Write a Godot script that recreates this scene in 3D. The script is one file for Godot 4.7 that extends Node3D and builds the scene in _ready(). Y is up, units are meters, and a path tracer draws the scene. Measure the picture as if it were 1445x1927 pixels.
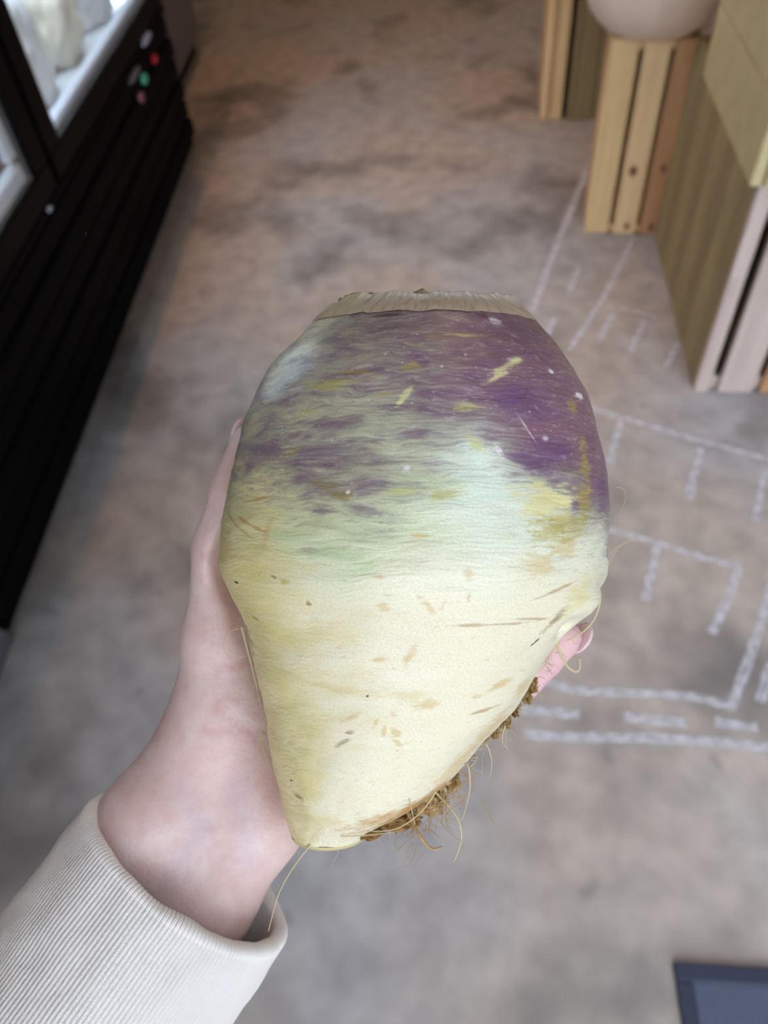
extends Node3D
# A swede held up in a left hand, in the aisle of a farm shop.

var used := {}
var M := {}

# ---------------------------------------------------------------- setting up
func _ready():
	view_and_light()
	materials()
	structure()
	lamps()
	fridge()
	wooden_row()
	floor_things()
	swede()
	person()

func view_and_light():
	var cam := Camera3D.new()
	cam.name = "camera"
	add_child(cam)
	cam.transform = Transform3D(Basis(Vector3(0.99746, -0.06798, -0.02121), Vector3(0.02666, 0.6326, -0.77402), Vector3(0.06603, 0.77149, 0.63281)).orthonormalized(), Vector3(0, 1.45, 0))
	cam.near = 0.02
	cam.far = 60.0
	var at := CameraAttributesPhysical.new()
	at.frustum_focal_length = 18.021
	at.frustum_focus_distance = 0.222
	at.frustum_near = 0.02
	at.frustum_far = 60.0
	at.exposure_aperture = 8.2
	cam.attributes = at
	cam.fov = 67.32
	cam.current = true
	var we := WorldEnvironment.new()
	we.name = "environment"
	var e := Environment.new()
	e.background_mode = Environment.BG_SKY
	var sky := Sky.new()
	var sm := ProceduralSkyMaterial.new()
	sm.sky_top_color = Color(0.69, 0.735, 0.80)
	sm.sky_horizon_color = Color(0.80, 0.83, 0.86)
	sm.ground_horizon_color = Color(0.62, 0.64, 0.66)
	sm.ground_bottom_color = Color(0.40, 0.40, 0.40)
	sm.sky_energy_multiplier = 2.35
	sm.ground_energy_multiplier = 1.1
	sky.sky_material = sm
	e.sky = sky
	e.tonemap_mode = Environment.TONE_MAPPER_LINEAR
	e.tonemap_exposure = 1.12
	e.sdfgi_enabled = true
	e.ssao_enabled = true
	e.ssil_enabled = true
	we.environment = e
	add_child(we)

# ---------------------------------------------------------------- helpers
func numbered(called: String) -> String:
	if not used.has(called):
		used[called] = 0
		return called
	used[called] += 1
	return "%s_%03d" % [called, used[called]]

func thing(called, label, category, at := Vector3.ZERO, turn := 0.0, group := "") -> Node3D:
	var o := Node3D.new()
	o.name = numbered(called)
	add_child(o)
	o.position = at
	o.rotation.y = turn
	tag(o, label, category, group)
	return o

func tag(o, label, category, group := ""):
	o.set_meta("label", label)
	o.set_meta("category", category)
	if group != "":
		o.set_meta("group", group)

func part(called, mesh: Mesh, m: Material, parent: Node, at := Vector3.ZERO, basis := Basis()) -> MeshInstance3D:
	var o := MeshInstance3D.new()
	o.mesh = mesh
	o.material_override = m
	o.cast_shadow = GeometryInstance3D.SHADOW_CASTING_SETTING_ON
	o.name = called
	parent.add_child(o, true)
	o.transform = Transform3D(basis, at)
	return o

func structure_part(called, mesh, m, at := Vector3.ZERO) -> MeshInstance3D:
	var o := part(called, mesh, m, self, at)
	o.set_meta("kind", "structure")
	return o

func tri(st: SurfaceTool, a: Vector3, b: Vector3, c: Vector3, inside: Vector3):
	var n := (a - c).cross(a - b)
	if n.dot((a + b + c) / 3.0 - inside) < 0.0:
		var t := b
		b = c
		c = t
	st.add_vertex(a)
	st.add_vertex(b)
	st.add_vertex(c)

func quad(st: SurfaceTool, a, b, c, d, inside: Vector3):
	tri(st, a, b, c, inside)
	tri(st, a, c, d, inside)

# a box with chamfered edges, standing round c
func add_box(st: SurfaceTool, c: Vector3, s: Vector3, bev := 0.002):
	var h := s / 2.0
	bev = minf(bev, minf(h.x, minf(h.y, h.z)) * 0.45)
	st.set_smooth_group(-1)
	for ax in 3:
		var u := (ax + 1) % 3
		var w := (ax + 2) % 3
		for sg in [-1.0, 1.0]:
			var ps := []
			for k in [[-1, -1], [1, -1], [1, 1], [-1, 1]]:
				var p := Vector3.ZERO
				p[ax] = sg * h[ax]
				p[u] = k[0] * (h[u] - bev)
				p[w] = k[1] * (h[w] - bev)
				ps.append(c + p)
			quad(st, ps[0], ps[1], ps[2], ps[3], c)
		for su in [-1.0, 1.0]:
			for sw in [-1.0, 1.0]:
				var ps := []
				for k in [[-1, 0], [1, 0], [1, 1], [-1, 1]]:
					var p := Vector3.ZERO
					p[ax] = k[0] * (h[ax] - bev)
					p[u] = su * (h[u] - (0.0 if k[1] == 0 else bev))
					p[w] = sw * (h[w] - (bev if k[1] == 0 else 0.0))
					ps.append(c + p)
				quad(st, ps[0], ps[1], ps[2], ps[3], c)
	for sx in [-1.0, 1.0]:
		for sy in [-1.0, 1.0]:
			for sz in [-1.0, 1.0]:
				var sg := Vector3(sx, sy, sz)
				var k := []
				for ax in 3:
					var p := h - Vector3.ONE * bev
					p[ax] = h[ax]
					k.append(c + p * sg)
				tri(st, k[0], k[1], k[2], c)

func begin() -> SurfaceTool:
	var st := SurfaceTool.new()
	st.begin(Mesh.PRIMITIVE_TRIANGLES)
	return st

func finish(st: SurfaceTool) -> ArrayMesh:
	st.generate_normals()
	return st.commit()

var boxes := {}
func box(s: Vector3, bev := 0.002) -> ArrayMesh:
	var k := "%s/%s" % [s, bev]
	if not boxes.has(k):
		var st := begin()
		add_box(st, Vector3.ZERO, s, bev)
		boxes[k] = finish(st)
	return boxes[k]

# a grid of points (nv rows of nu points), smooth; wrap joins the last column to the first
func grid_mesh(pts: PackedVector3Array, nu: int, nv: int, wrap := false, uvs := PackedVector2Array(), cols := PackedColorArray(), flip := false) -> ArrayMesh:
	var idx := PackedInt32Array()
	for j in nv - 1:
		for i in (nu if wrap else nu - 1):
			var i2 := (i + 1) % nu
			var a := j * nu + i
			var b := j * nu + i2
			var c := (j + 1) * nu + i2
			var d := (j + 1) * nu + i
			if flip:
				idx.append_array(PackedInt32Array([a, c, b, a, d, c]))
			else:
				idx.append_array(PackedInt32Array([a, b, c, a, c, d]))
	return indexed(pts, idx, uvs, cols)

func indexed(pts: PackedVector3Array, idx: PackedInt32Array, uvs := PackedVector2Array(), cols := PackedColorArray()) -> ArrayMesh:
	var nor := PackedVector3Array()
	nor.resize(pts.size())
	for k in range(0, idx.size(), 3):
		var a := pts[idx[k]]
		var b := pts[idx[k + 1]]
		var c := pts[idx[k + 2]]
		var n := (a - c).cross(a - b)
		nor[idx[k]] += n
		nor[idx[k + 1]] += n
		nor[idx[k + 2]] += n
	for k in nor.size():
		nor[k] = nor[k].normalized()
	var arr := []
	arr.resize(Mesh.ARRAY_MAX)
	arr[Mesh.ARRAY_VERTEX] = pts
	arr[Mesh.ARRAY_NORMAL] = nor
	arr[Mesh.ARRAY_INDEX] = idx
	if uvs.size() == pts.size():
		arr[Mesh.ARRAY_TEX_UV] = uvs
	if cols.size() == pts.size():
		arr[Mesh.ARRAY_COLOR] = cols
	var m := ArrayMesh.new()
	m.add_surface_from_arrays(Mesh.PRIMITIVE_TRIANGLES, arr)
	return m

# points on a smooth curve through the given ones
func smooth_path(p: Array, per := 6) -> PackedVector3Array:
	var out := PackedVector3Array()
	for i in p.size() - 1:
		var p0: Vector3 = p[maxi(i - 1, 0)]
		var p1: Vector3 = p[i]
		var p2: Vector3 = p[i + 1]
		var p3: Vector3 = p[mini(i + 2, p.size() - 1)]
		for k in per:
			var t := float(k) / per
			out.append(p1.cubic_interpolate(p2, p0, p3, t))
	out.append(p[-1])
	return out

# adds a tapering round strand to st
func add_tube(st: SurfaceTool, path: PackedVector3Array, r0: float, r1: float, sides := 5):
	var up := Vector3(0.31, 0.52, 0.79).normalized()
	var rings := []
	for i in path.size():
		var d := (path[mini(i + 1, path.size() - 1)] - path[maxi(i - 1, 0)]).normalized()
		var s := d.cross(up)
		if s.length() < 0.05:
			s = d.cross(Vector3.RIGHT)
		s = s.normalized()
		var u := s.cross(d)
		var r := lerpf(r0, r1, float(i) / (path.size() - 1))
		var ring := []
		for k in sides:
			var a := TAU * k / sides
			ring.append(path[i] + (s * cos(a) + u * sin(a)) * r)
		rings.append(ring)
	st.set_smooth_group(0)
	for i in path.size() - 1:
		var mid := (path[i] + path[i + 1]) / 2.0
		for k in sides:
			var k2 := (k + 1) % sides
			quad(st, rings[i][k], rings[i][k2], rings[i + 1][k2], rings[i + 1][k], mid)

# turned shape: profile of (radius, height), closed where the radius is 0
func lathe(profile: Array, sides := 48) -> ArrayMesh:
	var pts := PackedVector3Array()
	for p in profile:
		for k in sides:
			var a := TAU * k / sides
			pts.append(Vector3(cos(a) * p[0], p[1], sin(a) * p[0]))
	return grid_mesh(pts, sides, profile.size(), true)

func noise(sd: int, freq: float, oct := 3) -> FastNoiseLite:
	var n := FastNoiseLite.new()
	n.seed = sd
	n.frequency = freq
	n.noise_type = FastNoiseLite.TYPE_SIMPLEX_SMOOTH
	n.fractal_type = FastNoiseLite.FRACTAL_FBM
	n.fractal_octaves = oct
	return n

# bytes of a noise picture of w x h, made small and stretched by sx, sy
func noise_bytes(sd: int, freq: float, w: int, h: int, sx := 1, sy := 1, oct := 3) -> PackedByteArray:
	var im := noise(sd, freq, oct).get_image(maxi(2, w / sx), maxi(2, h / sy))
	if sx > 1 or sy > 1:
		im.resize(w, h, Image.INTERPOLATE_CUBIC)
	im.convert(Image.FORMAT_L8)
	return im.get_data()

func picture(w: int, h: int, bytes: PackedByteArray) -> ImageTexture:
	return ImageTexture.create_from_image(Image.create_from_data(w, h, false, Image.FORMAT_RGB8, bytes))

func gray_picture(w: int, h: int, bytes: PackedByteArray) -> ImageTexture:
	return ImageTexture.create_from_image(Image.create_from_data(w, h, false, Image.FORMAT_L8, bytes))

func mat(c: Color, rough := 0.6, metal := 0.0) -> StandardMaterial3D:
	var m := StandardMaterial3D.new()
	m.albedo_color = c
	m.roughness = rough
	m.metallic = metal
	return m

func rgb8(r: int, g: int, b: int) -> Color:
	return Color(r / 255.0, g / 255.0, b / 255.0)

# ---------------------------------------------------------------- materials
func wood(c1: Color, c2: Color, sd: int) -> StandardMaterial3D:
	# grain runs along the texture's v: long streaks and a few growth lines
	var w := 256
	var h := 512
	var streak := noise_bytes(sd, 0.05, w, h, 1, 32, 3)
	var wave := noise_bytes(sd + 1, 0.012, w, h, 1, 4, 2)
	var fine := noise_bytes(sd + 2, 0.2, w, h, 1, 16, 2)
	var out := PackedByteArray()
	out.resize(w * h * 3)
	for k in w * h:
		var t := clampf((streak[k] * 0.5 + wave[k] * 0.35 + fine[k] * 0.25) / 255.0 - 0.05, 0.0, 1.0)
		var c := c1.lerp(c2, t)
		out[k * 3] = int(c.r * 255.0)
		out[k * 3 + 1] = int(c.g * 255.0)
		out[k * 3 + 2] = int(c.b * 255.0)
	var m := mat(Color.WHITE, 0.72)
	m.albedo_texture = picture(w, h, out)
	m.uv1_triplanar = true
	m.uv1_scale = Vector3(4.0, 1.6, 4.0)
	m.uv1_offset = Vector3(sd * 0.137, sd * 0.071, sd * 0.053)
	return m

func materials():
	M.pine = wood(rgb8(208, 170, 116), rgb8(236, 204, 154), 11)
	M.pine_warm = wood(rgb8(168, 118, 78), rgb8(204, 156, 112), 23)
	M.pine_pale = wood(rgb8(222, 184, 132), rgb8(242, 210, 162), 31)
	M.pine_pink = wood(rgb8(180, 158, 148), rgb8(210, 190, 182), 41)
	M.treated = wood(rgb8(138, 122, 82), rgb8(176, 158, 112), 53)
	M.treated_dark = wood(rgb8(124, 106, 72), rgb8(160, 140, 98), 67)
	M.treated_pale = wood(rgb8(186, 168, 120), rgb8(212, 196, 152), 71)
	M.knot = mat(rgb8(96, 58, 48), 0.7)
	M.knot_rim = mat(rgb8(150, 100, 70), 0.7)
	M.black = mat(rgb8(8, 7, 9), 0.55)
	M.black.metallic_specular = 0.12
	M.black_gloss = mat(rgb8(6, 6, 7), 0.4)
	M.black_gloss.metallic_specular = 0.15
	M.skirting = mat(rgb8(70, 70, 74), 0.6)
	M.brown_panel = mat(rgb8(92, 78, 73), 0.6)
	M.liner = mat(rgb8(210, 216, 222), 0.4)
	M.steel = mat(rgb8(200, 206, 212), 0.28, 0.85)
	M.gasket = mat(rgb8(150, 156, 165), 0.5)
	M.trim = mat(rgb8(226, 232, 240), 0.35)
	M.trim.backlight_enabled = true
	M.trim.backlight = Color(0.6, 0.62, 0.66)
	M.wall = mat(rgb8(196, 188, 178), 0.9)
	M.ceiling = mat(rgb8(206, 202, 196), 0.9)
	M.lamp_body = mat(rgb8(30, 30, 32), 0.5)
	var g := mat(Color(0.92, 0.96, 0.97, 0.06), 0.02)
	g.transparency = BaseMaterial3D.TRANSPARENCY_ALPHA
	M.glass = g
	var warm := mat(rgb8(255, 236, 210), 0.4)
	warm.emission_enabled = true
	warm.emission = Color(1.0, 0.86, 0.68)
	warm.emission_energy_multiplier = 4.0
	M.warm_glow = warm
	var cool := mat(rgb8(240, 248, 255), 0.4)
	cool.emission_enabled = true
	cool.emission = Color(0.88, 0.94, 1.0)
	cool.emission_energy_multiplier = 3.0
	M.cool_glow = cool
	M.floor = concrete()

func concrete() -> StandardMaterial3D:
	# worn brown-grey concrete, 6 m by 9 m of it
	var w := 1024
	var h := 1536
	var big := noise_bytes(3, 0.022, w, h, 4, 4, 3)
	var mid := noise_bytes(5, 0.020, w, h, 2, 2, 4)
	var fine := noise_bytes(7, 0.06, w, h, 1, 1, 4)
	var spot := noise_bytes(9, 0.045, w, h, 1, 1, 2)
	var out := PackedByteArray()
	out.resize(w * h * 3)
	var ca := rgb8(172, 160, 149)
	var cb := rgb8(166, 163, 162)
	var dark := rgb8(104, 98, 95)
	for j in h:
		for i in w:
			var k := j * w + i
			var t := big[k] / 255.0
			var c := ca.lerp(cb, smoothstep(0.3, 0.7, t))
			var s := smoothstep(0.55, 0.86, mid[k] / 255.0 * 0.75 + big[(k + 40000) % (w * h)] / 255.0 * 0.35)
			c = c.lerp(dark, s * 0.74)
			var d := smoothstep(0.80, 0.95, spot[k] / 255.0)
			c = c.lerp(dark, d * 0.45)
			var f := 0.90 + 0.20 * fine[k] / 255.0
			out[k * 3] = int(clampf(c.r * f, 0, 1) * 255.0)
			out[k * 3 + 1] = int(clampf(c.g * f, 0, 1) * 255.0)
			out[k * 3 + 2] = int(clampf(c.b * f, 0, 1) * 255.0)
	var m := mat(Color.WHITE, 0.72)
	m.albedo_texture = picture(w, h, out)
	return m

# ---------------------------------------------------------------- the room
const X0 := -1.75
const X1 := 3.4
const Z0 := -7.0
const Z1 := 2.2
const TOP := 3.5

func structure():
	# floor slab with its own texture coordinates
	var st := begin()
	var c := Vector3((X0 + X1) / 2.0, -0.1, (Z0 + Z1) / 2.0)
	var hx := (X1 - X0) / 2.0 + 0.2
	var hz := (Z1 - Z0) / 2.0 + 0.2
	var p := PackedVector3Array([Vector3(c.x - hx, 0, c.z - hz), Vector3(c.x + hx, 0, c.z - hz), Vector3(c.x + hx, 0, c.z + hz), Vector3(c.x - hx, 0, c.z + hz)])
	for k in [0, 1, 2, 0, 2, 3]:
		st.set_uv(Vector2((p[k].x + 2.2) / 6.0, (p[k].z + 7.0) / 9.4))
		st.add_vertex(p[k])
	var d := Vector3(0, -0.2, 0)
	for e in [[0, 1], [1, 2], [2, 3], [3, 0]]:
		st.set_uv(Vector2(0.1, 0.1))
		quad(st, p[e[0]], p[e[1]], p[e[1]] + d, p[e[0]] + d, c)
	quad(st, p[0] + d, p[1] + d, p[2] + d, p[3] + d, c)
	structure_part("floor", finish(st), M.floor)
	structure_part("wall_left", box(Vector3(0.2, TOP, Z1 - Z0 + 0.4), 0.001), M.wall, Vector3(X0 - 0.1, TOP / 2, (Z0 + Z1) / 2))
	structure_part("wall_right", box(Vector3(0.2, TOP, Z1 - Z0 + 0.4), 0.001), M.wall, Vector3(X1 + 0.1, TOP / 2, (Z0 + Z1) / 2))
	structure_part("wall_back", box(Vector3(X1 - X0, TOP, 0.2), 0.001), M.wall, Vector3((X0 + X1) / 2, TOP / 2, Z0 - 0.1))
	# shop front: wide entrance to the street, behind the camera
	st = begin()
	var ex0 := -0.9
	var ex1 := 2.9
	var eh := 2.9
	add_box(st, Vector3((X0 + ex0) / 2, TOP / 2, Z1 + 0.1), Vector3(ex0 - X0, TOP, 0.2), 0.001)
	add_box(st, Vector3((X1 + ex1) / 2, TOP / 2, Z1 + 0.1), Vector3(X1 - ex1, TOP, 0.2), 0.001)
	add_box(st, Vector3((ex0 + ex1) / 2, (TOP + eh) / 2, Z1 + 0.1), Vector3(ex1 - ex0, TOP - eh, 0.2), 0.001)
	structure_part("wall_front", finish(st), M.wall)
	# ceiling with a rooflight over the entrance
	var rx0 := 0.5
	var rx1 := 2.6
	var rz0 := -0.3
	var rz1 := 1.7
	st = begin()
	var cy := TOP + 0.1
	add_box(st, Vector3((X0 + rx0) / 2, cy, (Z0 + Z1) / 2), Vector3(rx0 - X0 + 0.4, 0.2, Z1 - Z0 + 0.4), 0.001)
	add_box(st, Vector3((X1 + rx1) / 2, cy, (Z0 + Z1) / 2), Vector3(X1 - rx1 + 0.4, 0.2, Z1 - Z0 + 0.4), 0.001)
	add_box(st, Vector3((rx0 + rx1) / 2, cy, (Z0 + rz0) / 2), Vector3(rx1 - rx0, 0.2, rz0 - Z0 + 0.2), 0.001)
	add_box(st, Vector3((rx0 + rx1) / 2, cy, (Z1 + rz1) / 2), Vector3(rx1 - rx0, 0.2, Z1 - rz1 + 0.2), 0.001)
	structure_part("ceiling", finish(st), M.ceiling)
	structure_part("window_1", box(Vector3(rx1 - rx0, 0.012, rz1 - rz0), 0.001), M.glass, Vector3((rx0 + rx1) / 2, TOP + 0.12, (rz0 + rz1) / 2))
	var pave := structure_part("pavement", box(Vector3(14, 0.2, 10), 0.001), mat(rgb8(150, 148, 144), 0.85), Vector3(0.8, -0.12, Z1 + 5.25))
	pave.set_meta("kind", "structure")

func lamps():
	var rail := thing("lighting_track", "black lighting track under the ceiling above the fridge", "track", Vector3(-1.03, TOP, -2.2))
	part("rail", box(Vector3(0.035, 0.03, 3.6), 0.002), M.lamp_body, rail, Vector3(0, -0.015, 0))
	var n := 0
	for z in [-3.9, -2.9, -1.9]:
		var l := thing("track_spotlight", "black spotlight with warm lens on the track above the fridge", "spotlight", Vector3(-1.03, TOP - 0.03, z), 0.0, "spotlights on the lighting track")
		part("stem", lathe([[0.0, 0.0], [0.008, 0.0], [0.008, -0.05], [0.0, -0.05]], 12), M.lamp_body, l)
		var tilt := Basis(Vector3.BACK, deg_to_rad(14))
		part("housing", lathe([[0.0, 0.04], [0.02, 0.04], [0.026, 0.03], [0.028, -0.06], [0.025, -0.06], [0.02, -0.02], [0.0, -0.02]], 24), M.lamp_body, l, Vector3(0.01, -0.08, 0), tilt)
		part("lens", lathe([[0.0, -0.048], [0.016, -0.048], [0.016, -0.052], [0.0, -0.052]], 20), M.warm_glow, l, Vector3(0.01, -0.08, 0), tilt)
		var s := SpotLight3D.new()
		s.name = "beam"
		l.add_child(s)
		s.position = Vector3(0.022, -0.142, 0)
		s.rotation = Vector3(deg_to_rad(-90), 0, 0)
		s.rotate(Vector3.BACK, deg_to_rad(14))
		s.light_color = Color(1.0, 0.74, 0.53)
		s.light_energy = 0.95
		s.light_size = 0.012
		s.spot_range = 9.0
		s.spot_attenuation = 2.0
		s.spot_angle = 44.0
		s.spot_angle_attenuation = 0.8
		s.shadow_enabled = true
	# flat ceiling lamps deeper in the shop
	for q in [Vector3(0.7, TOP, -5.2), Vector3(0.9, TOP, -2.6)]:
		var l := thing("ceiling_lamp", "flat square white lamp on the shop ceiling", "lamp", q, 0.0, "flat square ceiling lamps")
		part("frame", box(Vector3(0.62, 0.03, 0.62), 0.003), M.ceiling, l, Vector3(0, -0.015, 0))
		part("diffuser", box(Vector3(0.56, 0.008, 0.56), 0.002), M.warm_glow, l, Vector3(0, -0.034, 0))
		var a := AreaLight3D.new()
		a.name = "glow"
		l.add_child(a)
		a.position = Vector3(0, -0.045, 0)
		a.rotation = Vector3(deg_to_rad(-90), 0, 0)
		a.area_size = Vector2(0.56, 0.56)
		a.light_color = Color(1.0, 0.88, 0.74)
		a.light_energy = 0.45
		a.area_range = 9.0
		a.shadow_enabled = true
# swede outline: height, centre, radius (metres, in the swede's own axes)
var PROFILE := [
	[0.0840, 0.0040, 0.0323], [0.0785, 0.0037, 0.0347], [0.0748, 0.0036, 0.0370], [0.0691, 0.0035, 0.0423], [0.0653, 0.0031, 0.0459], [0.0616, 0.0021, 0.0493], [0.0543, 0.0024, 0.0534], [0.0472, 0.0021, 0.0566], [0.0402, 0.0022, 0.0588], [0.0315, 0.0021, 0.0608], [0.0229, 0.0016, 0.0625], [0.0143, 0.0009, 0.0638], [0.0058, 0.0001, 0.0647], [-0.0027, -0.0009, 0.0646], [-0.0069, -0.0012, 0.0640], [-0.0113, -0.0009, 0.0621], [-0.0166, -0.0006, 0.0595], [-0.0237, -0.0013, 0.0557], [-0.0290, -0.0031, 0.0529], [-0.0344, -0.0044, 0.0506], [-0.0453, -0.0059, 0.0458], [-0.0544, -0.0082, 0.0420], [-0.0618, -0.0117, 0.0376], [-0.0692, -0.0138, 0.0340], [-0.0767, -0.0163, 0.0298], [-0.0842, -0.0200, 0.0245], [-0.0900, -0.0244, 0.0190], [-0.0948, -0.0286, 0.0132], [-0.0969, -0.0308, 0.0081]]
# single rootlets: thickness (mm), then points
var ROOTLETS := [
	[0.45, Vector3(-0.0307, -0.0931, 0.0120), Vector3(-0.0376, -0.1014, 0.0120), Vector3(-0.0436, -0.1117, 0.0120), Vector3(-0.0471, -0.1242, 0.0120)],
	[0.28, Vector3(-0.0567, -0.0277, 0.0000), Vector3(-0.0621, -0.0286, 0.0000), Vector3(-0.0643, -0.0335, 0.0000), Vector3(-0.0617, -0.0377, 0.0000), Vector3(-0.0559, -0.0369, 0.0000)],
	[0.22, Vector3(-0.0552, -0.0371, 0.0000), Vector3(-0.0538, -0.0435, 0.0000), Vector3(-0.0541, -0.0480, 0.0000), Vector3(-0.0552, -0.0521, 0.0000)],
	[0.16, Vector3(-0.0607, -0.0489, 0.0000), Vector3(-0.0561, -0.0514, 0.0000), Vector3(-0.0507, -0.0525, 0.0000)],
	[0.25, Vector3(-0.0505, -0.0552, 0.0000), Vector3(-0.0520, -0.0616, 0.0000), Vector3(-0.0498, -0.0715, 0.0000), Vector3(-0.0462, -0.0764, 0.0000), Vector3(-0.0416, -0.0757, 0.0000), Vector3(-0.0386, -0.0739, 0.0000)],
	[0.2, Vector3(-0.0497, -0.0560, 0.0040), Vector3(-0.0492, -0.0622, 0.0040), Vector3(-0.0513, -0.0658, 0.0040), Vector3(-0.0481, -0.0711, 0.0040)],
	[0.2, Vector3(0.0612, -0.0112, 0.0120), Vector3(0.0619, -0.0050, 0.0120), Vector3(0.0661, 0.0006, 0.0120), Vector3(0.0739, 0.0044, 0.0120)],
	[0.18, Vector3(0.0616, -0.0098, 0.0120), Vector3(0.0640, -0.0039, 0.0120), Vector3(0.0678, 0.0012, 0.0120), Vector3(0.0756, 0.0037, 0.0120)],
	[0.14, Vector3(0.0661, 0.0201, 0.0120), Vector3(0.0685, 0.0192, 0.0120), Vector3(0.0687, 0.0152, 0.0120), Vector3(0.0664, 0.0101, 0.0120)],
	[0.6, Vector3(0.0602, -0.0115, 0.0120), Vector3(0.0607, -0.0167, 0.0120), Vector3(0.0588, -0.0228, 0.0120), Vector3(0.0549, -0.0271, 0.0120), Vector3(0.0498, -0.0299, 0.0120)],
	[0.8, Vector3(0.0450, -0.0258, 0.0180), Vector3(0.0461, -0.0321, 0.0180), Vector3(0.0484, -0.0366, 0.0180), Vector3(0.0511, -0.0386, 0.0180), Vector3(0.0525, -0.0376, 0.0180), Vector3(0.0525, -0.0346, 0.0180)],
	[0.45, Vector3(0.0372, -0.0278, 0.0220), Vector3(0.0402, -0.0259, 0.0220), Vector3(0.0432, -0.0255, 0.0220), Vector3(0.0451, -0.0278, 0.0220)],
	[0.3, Vector3(0.0477, -0.0262, 0.0180), Vector3(0.0501, -0.0278, 0.0180), Vector3(0.0508, -0.0299, 0.0180), Vector3(0.0525, -0.0292, 0.0180)],
	[0.45, Vector3(-0.0073, -0.0693, 0.0260), Vector3(-0.0031, -0.0722, 0.0260), Vector3(-0.0014, -0.0779, 0.0260), Vector3(-0.0001, -0.0839, 0.0260)],
	[0.6, Vector3(0.0075, -0.0790, 0.0130), Vector3(0.0135, -0.0851, 0.0160), Vector3(0.0152, -0.0914, 0.0160), Vector3(0.0142, -0.0962, 0.0160), Vector3(0.0127, -0.0999, 0.0160)],
	[1.0, Vector3(-0.0020, -0.0860, 0.0100), Vector3(0.0011, -0.0902, 0.0160), Vector3(0.0037, -0.0941, 0.0160), Vector3(0.0062, -0.0958, 0.0160), Vector3(0.0091, -0.0951, 0.0160)],
	[0.5, Vector3(0.0150, -0.0700, 0.0120), Vector3(0.0168, -0.0677, 0.0200), Vector3(0.0175, -0.0743, 0.0200), Vector3(0.0162, -0.0810, 0.0200), Vector3(0.0148, -0.0852, 0.0200)],
	[0.14, Vector3(-0.0291, -0.0956, 0.0060), Vector3(-0.0273, -0.0988, 0.0060), Vector3(-0.0248, -0.1011, 0.0060), Vector3(-0.0262, -0.1041, 0.0060), Vector3(-0.0276, -0.1071, 0.0060)],
	[0.3, Vector3(0.0230, -0.0616, 0.0180), Vector3(0.0246, -0.0666, 0.0180), Vector3(0.0241, -0.0725, 0.0180)],
	[0.3, Vector3(0.0289, -0.0557, 0.0180), Vector3(0.0280, -0.0607, 0.0180), Vector3(0.0297, -0.0633, 0.0180)],
	[0.4, Vector3(0.0067, -0.0753, 0.0220), Vector3(0.0017, -0.0819, 0.0220), Vector3(-0.0058, -0.0869, 0.0220), Vector3(-0.0149, -0.0877, 0.0220)],
	[0.3, Vector3(-0.0234, -0.0909, 0.0180), Vector3(-0.0150, -0.0906, 0.0180), Vector3(-0.0049, -0.0894, 0.0180)],
	[0.25, Vector3(-0.0665, 0.0054, 0.0000), Vector3(-0.0679, -0.0009, 0.0000), Vector3(-0.0693, -0.0040, 0.0000)],
	[0.7, Vector3(-0.0572, -0.0266, 0.0040), Vector3(-0.0551, -0.0351, 0.0040), Vector3(-0.0527, -0.0444, 0.0040), Vector3(-0.0511, -0.0515, 0.0040)],
	[0.3, Vector3(0.0447, -0.0262, 0.0240), Vector3(0.0411, -0.0278, 0.0240), Vector3(0.0381, -0.0295, 0.0240)],
]
var CHALK := [
	[Vector2(0.620, -2.862), Vector2(0.565, -2.710), Vector2(0.420, -2.290), Vector2(0.308, -1.953)],
	[Vector2(0.482, -2.177), Vector2(0.433, -2.052)],
	[Vector2(0.377, -1.927), Vector2(0.341, -1.843)],
	[Vector2(0.680, -2.346), Vector2(0.646, -2.254), Vector2(0.533, -2.017), Vector2(0.396, -1.771)],
	[Vector2(0.533, -1.971), Vector2(0.622, -1.936), Vector2(0.697, -1.887)],
	[Vector2(0.546, -1.931), Vector2(0.484, -1.802)],
	[Vector2(0.632, -1.891), Vector2(0.565, -1.749)],
	[Vector2(0.701, -1.780), Vector2(0.656, -1.686)],
	[Vector2(0.428, -1.530), Vector2(0.536, -1.469), Vector2(0.681, -1.395), Vector2(0.825, -1.324), Vector2(0.886, -1.295)],
	[Vector2(0.494, -1.482), Vector2(0.436, -1.313)],
	[Vector2(0.673, -1.371), Vector2(0.605, -1.203)],
	[Vector2(0.812, -1.301), Vector2(0.741, -1.133)],
	[Vector2(0.398, -1.121), Vector2(0.500, -1.079), Vector2(0.586, -1.038), Vector2(0.673, -1.005)],
	[Vector2(0.504, -1.066), Vector2(0.450, -0.918)],
	[Vector2(0.673, -1.005), Vector2(0.612, -0.901), Vector2(0.570, -0.837)],
	[Vector2(0.728, -0.956), Vector2(0.637, -0.788), Vector2(0.568, -0.672)],
	[Vector2(0.670, -0.764), Vector2(0.626, -0.681)],
	[Vector2(0.214, -0.734), Vector2(0.270, -0.712), Vector2(0.395, -0.703), Vector2(0.497, -0.694), Vector2(0.575, -0.670)],
	[Vector2(0.160, -0.671), Vector2(0.274, -0.659)],
	[Vector2(0.360, -0.653), Vector2(0.474, -0.640)],
	[Vector2(0.530, -0.642), Vector2(0.606, -0.628)],
	[Vector2(0.161, -0.621), Vector2(0.257, -0.612), Vector2(0.378, -0.611), Vector2(0.496, -0.603), Vector2(0.648, -0.586)],
]
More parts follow.
